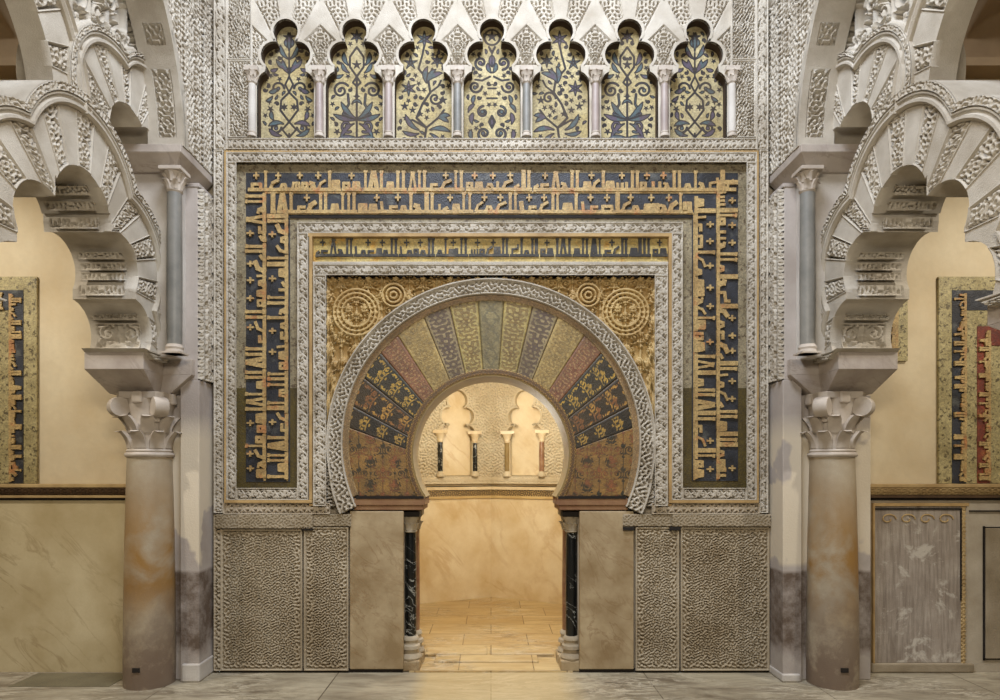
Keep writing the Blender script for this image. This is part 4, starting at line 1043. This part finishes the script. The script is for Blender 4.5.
def niche_base(k):
    if k in (2, 4):
        r = random.Random(k); q = []; sg = 1 if k == 2 else -1
        P_ = lambda pts, w: poly([(sg * x, y) for x, y in pts], w)
        lf = lambda x, y, a, L, w, b=.5: leaf(sg * x, y, a if sg > 0 else PI - a, L, w, b * sg)
        q += P_([(0, 136), (2, 122), (-8, 112), (-2, 98), (6, 86), (4, 74), (8, 62)], 1.0) + P_([(2, 122), (14, 112), (20, 104)], .9) + P_([(2, 122), (-12, 114), (-18, 116)], .9) + P_([(4, 74), (-6, 62), (-2, 48), (0, 38)], .9) + P_([(6, 86), (14, 80), (17, 74)], .8)
        for x, y, a, L, w in ((-6, 124, 3.5, 20, 2.8), (-6, 128, 2.8, 16, 2.4), (6, 124, -.4, 20, 2.8), (6, 128, .4, 16, 2.4), (4, 74, -1.0, 16, 2.8), (2, 76, -2.0, 16, 2.8), (3, 76, -1.5, 16, 2.4), (14, 112, -.7, 12, 2.6), (14, 112, -.1, 11, 2.4)): q += lf(x, y, a, L, w)
        for x, y, R, n_ in ((-16, 82, 7.5, 6), (0, 32, 8, 6), (-14, 56, 7, 5), (13, 54, 6.5, 6), (-20, 100, 4, 5), (-12, 104, 3.5, 5), (19, 94, 4, 5), (-4, 108, 3, 5), (-19, 112, 3, 5)): q += flower(sg * x, y, R, n_, -PI / 2)
        q += spiral(sg * 11, 92, 7, 0, 1.2, 1.0, sg) + spiral(-sg * 20, 134, 4, 0, 1, 1, 1)
        return q
    return mirror(design(k if k < 4 else k))
ND = .14
wood = ['leftmost', 'second from left', 'third from left', 'central', 'third from right', 'second from right', 'rightmost']
ndesc = ['crossed stems around an oval', 'a scrolling candelabrum', 'star-flower branches', 'paired spiral scrolls', 'a leafy flowering branch', 'a scrolling candelabrum', 'crossed stems around an oval']
def rectpt(p, x0, x1, c):   # outward partner on the cell border (y down px), monotone
    dx, dy = p[0] - c[0], p[1] - c[1]
    ts = []
    if dx > 1e-6: ts.append((x1 - c[0]) / dx)
    if dx < -1e-6: ts.append((x0 - c[0]) / dx)
    if dy < -1e-6: ts.append((-24 - c[1]) / dy)
    t = min(ts) if ts else 1; return (c[0] + dx * t, min(c[1] + dy * t, 138))
def dens(pl, step):
    out = [pl[0]]
    for a, b in zip(pl[:-1], pl[1:]):
        n = max(1, int(math.dist(a, b) / step)); out += [(a[0] + (b[0] - a[0]) * i / n, a[1] + (b[1] - a[1]) * i / n) for i in range(1, n + 1)]
    return out
TPD = dens(TP, 1.2)
for i, nx in enumerate(NX):
    x0 = WX(nx); t = empty('trefoil_niche', (x0, 0, WZ(138)), '%s of the seven lobed niches, gold mosaic with %s' % (wood[i], ndesc[i]), 'niche', 'mosaic niches above the frame')
    # mosaic back panel
    res = .0085; xs = np.linspace(-30, 30, 90); ys = np.linspace(16, 140, 186); U, V = np.meshgrid(xs, ys)
    SD = sdf(U, V, niche_segs(i)) / 1.6 - .22
    P = np.stack([WX(nx + U), np.full(U.shape, ND - .005), WZ(V)], -1)
    gridmesh('mosaic_panel', P, NICHE_MOS, t, {'sd': SD})
    # reveal (jamb and dark soffit)
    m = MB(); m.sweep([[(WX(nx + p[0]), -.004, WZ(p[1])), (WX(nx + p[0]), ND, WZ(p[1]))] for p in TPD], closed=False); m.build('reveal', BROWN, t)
    # carved surround: regular sheet pierced by the lobed outline, plus a plain rim
    hw = PITCH / 2 + .02; xs = np.arange(-hw, hw + .3, .62); ys = np.arange(-24, 138.5, .62); UX, UY = np.meshgrid(xs, ys)
    ang = np.degrees(np.arctan2(UX, 60 - UY)); r = np.hypot(UX, 60 - UY)
    k9 = np.floor((ang + 9 + 360) / 18).astype(int); wedge = (k9 % 2 == 1); dline = np.abs((ang + 9) % 18 - 9)  # 9 on wedge edges
    hc = carve('turs', UX / S, UY / S, .42, thr=-.7); h2 = carve('leafy', (UX + nx) / S, UY / S, .5, thr=-.7)
    rr = np.hypot(np.abs(UX) - PITCH / 2, UY - 46); med = rr < 9
    h = np.where((r < 66), np.where(wedge, hc, 1.0), h2)
    h = np.where((r < 66) & (np.abs(dline - 9) * r < 40), .35, h)
    h = np.where(np.abs(r - 67) < 1.6, 1, h); h = np.where(np.abs(r - 69.4) < .8, .1, h)
    lens = (UY > 42) & (UY < 66) & (np.abs(UX) > PITCH / 2 - (66 - UY) * .42); h = np.where(lens, carve('turs', UX / S, UY / S, .3, thr=-.4), h)
    h = np.where(np.abs(np.abs(UX) - (PITCH / 2 - (66 - UY) * .42)) < .8, np.where((UY > 42) & (UY < 64), .2, h), h)
    h = np.where(UY > 66, 1, h)
    P = np.stack([WX(nx + UX), -.004 + .07 * (1 - h), WZ(UY)], -1)
    pierced('carved_surround', P, inpoly(UX, UY, TP), STUCCO, t)
    m = MB(); secs = []
    for k, p in enumerate(TPD):
        a_, b_ = TPD[max(k - 1, 0)], TPD[min(k + 1, len(TPD) - 1)]; tx, ty = b_[0] - a_[0], b_[1] - a_[1]; l = math.hypot(tx, ty) + 1e-9; nxx, nyy = ty / l, -tx / l
        secs.append([(WX(nx + p[0] + nxx * o_), y_, WZ(p[1] + nyy * o_)) for o_, y_ in ((0, .03), (0, -.012), (2.6, -.012), (2.6, .03))])
    m.sweep(secs).build('plain_rim', STUCCO, t)
for i in range(8):
    cx = WX(NX[0] - PITCH / 2 + i * PITCH); x = cx; y = -.03; zb, zt = WZ(138.5), WZ(71)
    if i in (0, 7): x += (.02 if i == 0 else -.02)
    lab = ['pale colonnette at the left end of the niche row', 'pinkish colonnette right of the leftmost niche', 'pale colonnette between the second and third niches', 'blue-grey colonnette left of the central niche',
           'blue-grey colonnette right of the central niche', 'pale colonnette between the fifth and sixth niches', 'pinkish colonnette left of the rightmost niche', 'pale colonnette at the right end of the niche row'][i]
    t = empty('colonnette', (x, y, zb), lab, 'column', 'colonnettes between the niches')
    MB().lathe([(.06, 0), (.06, .02), (.05, .04), (.055, .055), (.045, .07)], x, y, 20, zb).build('base', CAPITAL, t, True)
    MB().lathe([(.048, 0), (.05, .3), (.045, zt - zb - .24)], x, y, 24, zb + .06).build('shaft', [WHITE, PINK, PINK, SLIM, SLIM, PINK, PINK, WHITE][i], t, True)
    cz = zt - .19; c_ = MB().lathe([(.045, 0), (.055, .015), (.048, .03), (.055, .1), (.075, .15)], x, y, 20, cz).build('capital', CAPITAL, t, True)
    for tr in (0, 1):
        for q in range(6):
            m = MB(); acanthus(m, x, y, cz + .02 + tr * .06, .046, .08, .024, .028, q * PI / 3 + tr * PI / 6, 4); m.build('capital_leaf', CAPITAL, c_, True)
    MB().box(x - .085, x + .085, y - .06, y + .05, zt - .04, zt + .02).build('abacus', CAPITAL, t, bevel=.005)
# carved end strips and the top sides
k = 7
for a in ((228, 251, 60, 137), (732, 756, 60, 137)):
    o = strip('trim_%d' % k, *a, -.01, STUCCO, None, 'turs', per=.36, thr=-.2, back=.16); tag(o, kind='structure'); k += 1
for a in ((213.5, 226, -26, 149.5), (757, 768.5, -26, 149.5)):
    o = strip('trim_%d' % k, *a, -.03, STUCCO, None, 'scroll', per=.3, back=.2); tag(o, kind='structure'); k += 1
for a in ((226.5, 251, -26, 59), (732, 756.5, -26, 59)):
    o = strip('trim_%d' % k, *a, -.005, STUCCO, None, 'leafy', per=.42, thr=-.2, back=.16); tag(o, kind='structure'); k += 1
# ================================================================== DOORWAY COLUMNS
def door_col(x, y, mat, label, r=.072, cap=True):
    t = empty('doorway_column', (x, y, 0), label, 'column', 'doorway columns')
    zt = WZ(511.5)
    MB().box(x - .15, x + .13, y - .13, y + .13, 0, .14).build('plinth', SLAB, t, bevel=.02)
    MB().lathe([(.13, 0), (.14, .03), (.125, .07), (.10, .09), (.10, .12), (.125, .14), (.12, .18), (.095, .20), (.09, .23), (.105, .25), (.10, .28), (r + .01, .30)], x, y, 32, .13).build('base', CARVED, t, True)
    MB().lathe([(r, 0), (r * 1.03, .6), (r * .95, zt - .43 - .24)], x, y, 32, .42).build('shaft', mat, t, True)
    cz = zt - .27; c_ = MB().lathe([(r * .95, 0), (r * 1.2, .015), (r, .03), (r * 1.1, .14), (r * 1.5, .2)], x, y, 24, cz).build('capital', CARVED, t, True)
    for tr in (0, 1):
        for q in range(6):
            m = MB(); acanthus(m, x, y, cz + .03 + tr * .08, r * .95, .11, .036, .05, q * PI / 3 + tr * PI / 6, 5); m.build('capital_leaf', CARVED, c_, True)
    MB().box(x - .12, x + .12, y - .1, y + .12, cz + .2, zt).build('abacus', NOTCH if cap else CARVED, t, bevel=.008)
door_col(-1.02, .13, BLACKM, 'polished black marble column at the left side of the doorway')
door_col(1.02, .13, BLACKM, 'polished black marble column at the right side of the doorway')
door_col(-1.01, .42, REDM, 'reddish marble column just behind the left black column', cap=False)
door_col(1.01, .42, REDM, 'reddish marble column just behind the right black column', cap=False)
# ================================================================== PRAYER CHAMBER
CH = [(1.12, .55), (2.0, 1.3), (2.3, 2.7), (1.45, 4.02), (0.0, 4.72)]
CH = CH + [(-x, y) for x, y in reversed(CH[:-1])]
def chwall(name, z0, z1, mat, off=0.0, kind='structure', thick=.25):
    m = MB(); k = len(CH); ins_, outs = [], []
    for i, (x, y) in enumerate(CH):
        c = Vector((0, 2.5)); d = (Vector((x, y)) - c).normalized(); p = Vector((x, y)) - d * off; q = Vector((x, y)) + d * thick
        if i in (0, k - 1): q = Vector((x + (.3 if x > 0 else -.3), y)); p = Vector((x, y))
        ins_.append(p); outs.append(q)
    for i in range(k - 1):
        a, b, c, d = ins_[i], ins_[i + 1], outs[i + 1], outs[i]
        m.prism([(a.x, a.y, z0), (b.x, b.y, z0), (c.x, c.y, z0), (d.x, d.y, z0)], [(a.x, a.y, z1), (b.x, b.y, z1), (c.x, c.y, z1), (d.x, d.y, z1)])
    o = m.build(name, mat); 
    if kind: tag(o, kind=kind)
    return o
chwall('wall_niche', 0, 1.99, NICHE_M)
o = chwall('wall_niche', 1.99, 5.3, NICHE_S, 0)
m = MB().prism([(x * 1.15, .4 + y * 1.05, -.2) for x, y in CH], [(x * 1.15, .4 + y * 1.05, .0) for x, y in CH])
m = MB(); m.prism([(x * 1.13, .55 if y < .6 else .1 + y * 1.02, -.2) for x, y in CH], [(x * 1.13, .55 if y < .6 else .1 + y * 1.02, .0) for x, y in CH])
tag(m.build('floor_niche', NFLOOR), kind='structure')
m = MB(); m.prism([(x * 1.13, .56 if y < .6 else .1 + y * 1.02, 5.3) for x, y in CH], [(x * 1.13, .56 if y < .6 else .1 + y * 1.02, 5.5) for x, y in CH])
tag(m.build('ceiling_niche', NICHE_S), kind='structure')
o = MB().box(-1.02, 1.02, -.02, .54, -.1, .018).build('floor_niche', NFLOOR); tag(o, kind='structure')
for x0, x1, y0, y1, lab in ((-.74, .62, .32, .62, 'long raised marble threshold slab between the doorway columns'), (-.9, -.05, .66, .98, 'worn broken marble step slab inside the doorway, left half'),
                            (-.02, .86, .66, .98, 'worn broken marble step slab inside the doorway, right half')):
    o = MB().box(x0, x1, y0, y1, .0, .042).build('threshold_slab', NFLOOR, None, bevel=.014); tag(o, lab, 'stone slab', 'threshold slabs')
fz = chwall('trim_30', 1.97, 2.02, GOLDREL, .03); chwall('trim_31', 2.14, 2.20, NICHE_M, .05); chwall('trim_32', 2.2, 2.215, NOTCH, .035); chwall('trim_33', 2.215, 2.26, NICHE_S, .04)
def chface(s, e=0.0):
    """frame of a back wall: returns f(u along the wall from the apex, z, off)->point"""
    a = Vector((0, 4.72)); b = Vector((s * 1.45, 4.02)); d = (b - a).normalized(); n = Vector((d.y * s, -d.x * s));
    if n.y > 0: n = -n
    return lambda u, z, off=0: (a.x + d.x * u + n.x * off, a.y + d.y * u + n.y * off, z), (b - a).length
KF = mosaic('frieze_letters', (196, 166, 104), (88, 66, 38), (110, 84, 48), .3)
for s in (-1, 1):
    fp, L = chface(s); side = 'left' if s < 0 else 'right'
    # frieze with small letters
    nu, nv = 260, 12; U, V = np.meshgrid(np.linspace(0, L, nu), np.linspace(2.02, 2.14, nv)); P = np.zeros(U.shape + (3,))
    for j in range(nv):
        for k in range(nu): P[j, k] = fp(U[j, k], V[j, k], .02)
    o = gridmesh('trim_%d' % (35 + s), P, KF, None, {'sd': samp('turs', U, V, .34)}); tag(o, kind='structure')
    # carved stucco wall with the outline of the blind arch left open
    uc = .77; 
    def tre(n=1.0):
        q = [(-.30, 2.40), (-.30, 3.05)]
        def arc(cx, cz, r, a0, a1, n):
            for i in range(n + 1):
                a = math.radians(a0 + (a1 - a0) * i / n); q.append((cx + r * math.cos(a), cz + r * math.sin(a)))
        arc(-.20, 3.22, .17, 225, 75, 10); arc(-.17, 3.56, .17, 235, 80, 10); arc(0, 3.86, .2, 200, 90, 8)
        return q + [(-x, z) for x, z in reversed(q[:-1])]
    tq = dens(tre(), .03); UU, ZZ = np.meshgrid(np.arange(0, L + .012, .013), np.arange(2.26, 4.9, .013)); P = np.zeros(UU.shape + (3,))
    h = carve('leafy', UU, ZZ, .55, thr=-.6); h = np.where((np.abs(ZZ - 2.34) < .03), 1, h)
    a_, b_ = np.array(fp(0, 0, 0)), np.array(fp(1, 0, 0)); c_ = np.array(fp(0, 0, 1)) - a_; d_ = b_ - a_
    off = .08 + .045 * h
    for q in (0, 1): P[..., q] = a_[q] + d_[q] * UU + c_[q] * off
    P[..., 2] = ZZ
    o = pierced('trim_%d' % (40 + s), P, inpoly(UU - uc, ZZ, tre()), NICHE_S, None); tag(o, kind='structure')
    m = MB().prism([fp(0, 2.26, 0), fp(L, 2.26, 0), fp(L, 2.26, .12), fp(0, 2.26, .12)], [fp(0, 2.40, 0), fp(L, 2.40, 0), fp(L, 2.40, .12), fp(0, 2.40, .12)])
    o = m.build('trim_%d' % (43 + s), NICHE_S); tag(o, kind='structure')
    # reveal + smooth panel
    t = empty('blind_arch', fp(uc, 2.4, 0), 'small blind arch with smooth cream panel, %s of two in the lit chamber' % side, 'arch', 'blind arches inside the chamber')
    secs = []
    for k, a in enumerate(tq):
        p0, p1 = tq[max(k - 1, 0)], tq[min(k + 1, len(tq) - 1)]; tx, tz = p1[0] - p0[0], p1[1] - p0[1]; l = math.hypot(tx, tz) + 1e-9
        secs.append([fp(uc + a[0], a[1], .0), fp(uc + a[0], a[1], .135), fp(uc + a[0] - tz / l * .035, a[1] + tx / l * .035, .135), fp(uc + a[0] - tz / l * .035, a[1] + tx / l * .035, .08)])
    MB().sweep(secs, closed=False).build('reveal', NICHE_S, t)
    m = MB().prism([fp(uc - .3, 2.42, .0), fp(uc + .3, 2.42, .0), fp(uc + .3, 2.42, .02), fp(uc - .3, 2.42, .02)], [fp(uc - .3, 4.1, .0), fp(uc + .3, 4.1, .0), fp(uc + .3, 4.1, .02), fp(uc - .3, 4.1, .02)])
    m.build('smooth_panel', NICHE_M, t)
    for e_, mt in ((-.36, BLACKM if s < 0 else REVEAL), (.36, BLACKM if s < 0 else REDM)):
        px, py, _ = fp(uc + e_, 0, .13); c_ = empty('blind_arch_colonnette', (px, py, 2.4), 'colonnette at the %s edge of the %s blind arch in the chamber' % ('inner' if e_ < 0 else 'outer', side), 'column', 'chamber colonnettes')
        MB().lathe([(.075, 0), (.075, .05), (.055, .08), (.05, .1)], px, py, 16, 2.40).build('base', NICHE_S, c_, True)
        MB().lathe([(.048, 0), (.05, .3), (.045, .56)], px, py, 20, 2.49).build('shaft', mt, c_, True)
        MB().lathe([(.045, 0), (.06, .03), (.055, .05), (.07, .1), (.10, .17)], px, py, 16, 3.05).box(px - .13, px + .13, py - .08, py + .08, 3.22, 3.28).build('capital', NICHE_M, c_, True)
# ================================================================== SIDE BAYS
for s in (-1, 1):
    side = 'left' if s < 0 else 'right'
    a, b = sorted((s * 3.9, s * 9.2))
    o = MB().box(a, b, .0, .4, 0, WZ(497)).build('wall_' + side, MARBLE_T if s < 0 else stone('pale_worn_marble', (186, 176, 158), (160, 148, 128), 2.4)); tag(o, kind='structure')
    o = MB().box(a, b, .02, .4, WZ(497), WZ(78)).build('wall_' + side, PLASTER); tag(o, kind='structure')
    # carved cornice
    X0, X1 = sorted((s * 4.5, s * 9.0)); z = WZ(497)
    t = empty('carved_cornice', (s * 6, 0, z), 'dark carved cornice running along the %s side wall' % side, 'cornice', 'side wall cornices')
    MB().box(X0, X1, -.10, .01, z + .12, z + .165).build('top_slab', CREAMC, t, bevel=.008)
    nu = 420; U, V = np.meshgrid(np.linspace(X0, X1, nu), np.linspace(0, 1, 12)); h = carve('guilloche', U, V * .1, .16, .1, -.1)
    P = np.stack([U, -.035 - V * .05 - .02 * h, z + .025 + V * .095], -1); gridmesh('carved_band', P, DARKW if s < 0 else CREAMC, t, skirt=(0, .09, 0))
    MB().box(X0, X1, -.05, .01, z - .01, z + .025).build('lower_fillet', CREAMC if s < 0 else DARKW, t, bevel=.006)
    MB().box(X0, X1, -.012, .01, z - .04, z - .01).build('painted_shadow_strip', NOTCH, t)  # near-black strip, the shadow under the cornice put in as colour
    # mosaic door surround beyond the arch
    e0 = 453.5 if s < 0 else 447   # px offset of the frame's inner edge from the axis
    fx = lambda q: s * q / S
    t = empty('mosaic_surround', (s * 6.4, 0, z + .17), 'mosaic door surround with blue and red lettered bands on the %s side wall' % side, 'frame')
    zt, zb = WZ(277), z + .17; E = 700
    def fb(nm, o0, o1, z0, z1, y, mat): 
        q = sorted((fx(o0), fx(o1))); return MB().box(q[0], q[1], y, .03, z0, z1).build(nm, mat, t)
    fb('olive_border', e0, E, zt - .17, zt, -.015, OLIVE_S); fb('olive_border', e0, e0 + 13, zb, zt - .17, -.015, OLIVE_S)
    fb('blue_band', e0 + 13, E, zt - .42, zt - .17, -.02, BLUE); fb('blue_band', e0 + 13, e0 + 27, zb, zt - .42, -.02, BLUE)
    fb('olive_border', e0 + 27, E, zt - .62, zt - .42, -.015, OLIVE_S); fb('olive_border', e0 + 27, e0 + 38, zb, zt - .62, -.015, OLIVE_S)
    fb('red_band', e0 + 38, E, zt - .86, zt - .62, -.02, REDG); fb('red_band', e0 + 38, e0 + 51, zb, zt - .86, -.02, REDG)
    fb('olive_ground', e0 + 51, E, zb, zt - .86, -.012, OLIVE_S)
    def lt(o_b, ln, seed, hh):   # vertical run: baseline toward the opening side
        mb = MB(); lettering(mb, TXT[seed % 3] + ' ', ln, (fx(o_b), zb + .02), (0, 1), (-s, 0), hh, .026, -.034, -.018, start=seed * 7, seed=seed, star=False); mb.build('lettering', LETTER, t)
    lt(e0 + 25.5, zt - .2 - zb, 4 + s, .13); lt(e0 + 49.5, zt - .66 - zb, 8 + s, .12)
    for zz, h_, sd in ((zt - .40, .19, 2), (zt - .84, .18, 5)):
        mb = MB(); x0 = fx(e0 + (30 if sd == 2 else 54)) if s < 0 else fx(E); ln = (E - e0 - 60) / S
        lettering(mb, TXT[sd % 3] + ' ', ln, (x0 if s < 0 else fx(E), zz), (-1, 0), (0, 1), h_, .028, -.034, -.018, start=sd, seed=sd, star=False); mb.build('lettering', LETTER, t)
    # cornice under the side vault, lunette and vault shells
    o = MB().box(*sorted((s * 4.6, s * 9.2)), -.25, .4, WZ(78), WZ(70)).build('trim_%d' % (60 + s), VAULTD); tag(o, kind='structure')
    o = MB().box(*sorted((s * 4.0, s * 9.2)), .02, .4, WZ(70), 10.2).build('wall_' + side, VAULT); tag(o, kind='structure')
    # vault surface springing from the edges of two lunettes on the wall
    XX, ZZ = np.meshgrid(np.linspace(4.3, 8.9, 140), np.linspace(WZ(70), 9.95, 90))
    dd = np.minimum(np.hypot(XX - (880 - 491) / S, ZZ - WZ(72)) - 1.15, np.hypot(XX - (1020 - 491) / S, ZZ - WZ(76)) - .82)
    dd = np.minimum(dd, np.hypot(XX - (1150 - 491) / S, ZZ - WZ(72)) - 1.0); YY = np.where(dd > 0, -2.4 * dd, .015)
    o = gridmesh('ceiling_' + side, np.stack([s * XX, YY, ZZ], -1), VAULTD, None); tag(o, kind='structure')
    o = MB().box(*sorted((s * 3.9, s * 9.2)), -8, .2, 10.0, 10.2).build('ceiling_' + side, VAULT); tag(o, kind='structure')
    o = MB().box(*sorted((s * 8.9, s * 9.2)), -8, .4, 0, 10.2).build('wall_' + side, PLASTER); tag(o, kind='structure')
# fragment of mosaic beside the right arch
t = empty('mosaic_fragment', (WX(896), 0, WZ(361)), 'small surviving fragment of blue and gold mosaic behind the right arch', 'mosaic')
MB().box(WX(880), WX(907), -.015, .03, WZ(361), WZ(300)).build('ground', OLIVE_S, t); MB().box(WX(884), WX(896), -.02, .03, WZ(356), WZ(303)).build('blue_band', BLUE, t)
mb = MB(); lettering(mb, 'LWZSAM', .62, (WX(895), WZ(356)), (0, 1), (-1, 0), .14, .035, -.034, -.018); mb.build('lettering', LETTER, t)
# painted marble panels on the right side wall
def wood_streak(nt, col, p):
    n = nnoise(nt, 5, 5, .65, npos(nt, (5, 1, .35))); col = nmix(nt, nrange(nt, n, .42, .66, 0, .8), col, lin((118, 106, 94)))
    n2 = nnoise(nt, 2.2, 6, .7, p, .5); col = nmix(nt, nrange(nt, n2, .55, .62, 0, .7), col, lin((204, 198, 186))); return col
STREAK = stone('streaked_grey_marble', (176, 166, 154), (146, 134, 122), 2.5, fine=60, extra=wood_streak)
t = empty('marble_panel', (WX(916), 0, 0), 'large streaked grey marble panel with painted frame beside the right great column', 'stone panel')
MB().box(WX(873), WX(960), -.02, .01, .12, WZ(506)).build('slab', STREAK, t, bevel=.006)
m = MB().box(WX(871.5), WX(967), -.04, .01, WZ(506), WZ(503)).box(WX(871.5), WX(873), -.04, .01, .12, WZ(506)).build('gilded_border', GOLD, t)
strip('carved_border', 961.5, 966.5, 506, 664, -.012, CREAMC, t, 'guilloche', .1, .02, rim=0)
m = MB().box(WX(874), WX(959), -.032, -.015, WZ(509.6), WZ(508)).box(WX(958.9), WX(960), -.032, -.015, WZ(600), WZ(508)).build('dark_line', NOTCH, t)
P0 = [(-.5, 0)]
m = MB()
for k in range(4):      # painted scroll at the panel's top
    cx = WX(887 + k * 19); m.tube([(cx + .10 * math.cos(a) * (1 - a / 9), -.024, WZ(519) + .07 * math.sin(a) * (1 - a / 9)) for a in np.linspace(0, 6.5, 22)], .009, 6)
m.build('painted_scroll', CREAMC, t)
MB().box(WX(870), WX(972), -.045, .01, 0, .12).build('plinth', LEDGE, t, bevel=.02)
t = empty('marble_panel', (WX(1010), 0, 0), 'pale marble slab with dark outline at the far right edge', 'stone panel')
MB().box(WX(984), WX(1090), -.03, .01, WZ(658), WZ(528)).build('slab', LEDGE, t, bevel=.006)
m = MB().box(WX(982.8), WX(984), -.02, .01, WZ(660), WZ(526)).box(WX(982.8), WX(1090), -.02, .01, WZ(528), WZ(526.8)).box(WX(982.8), WX(1090), -.02, .01, WZ(659.2), WZ(658)).build('outline', NOTCH, t)
MB().box(WX(969), WX(1090), -.02, .01, WZ(511.5), WZ(510.3)).build('outline', NOTCH, t)
# paving stone let into the floor by the left column
o = MB().box(-5.62, -4.45, -.55, -.05, -.05, .006).build('paving_slab', stone('dark_paving', (112, 104, 80), (94, 86, 66), 3, rough=.5), None, bevel=.003)
tag(o, 'dark grey paving slab set in the floor left of the left great column', 'stone slab')
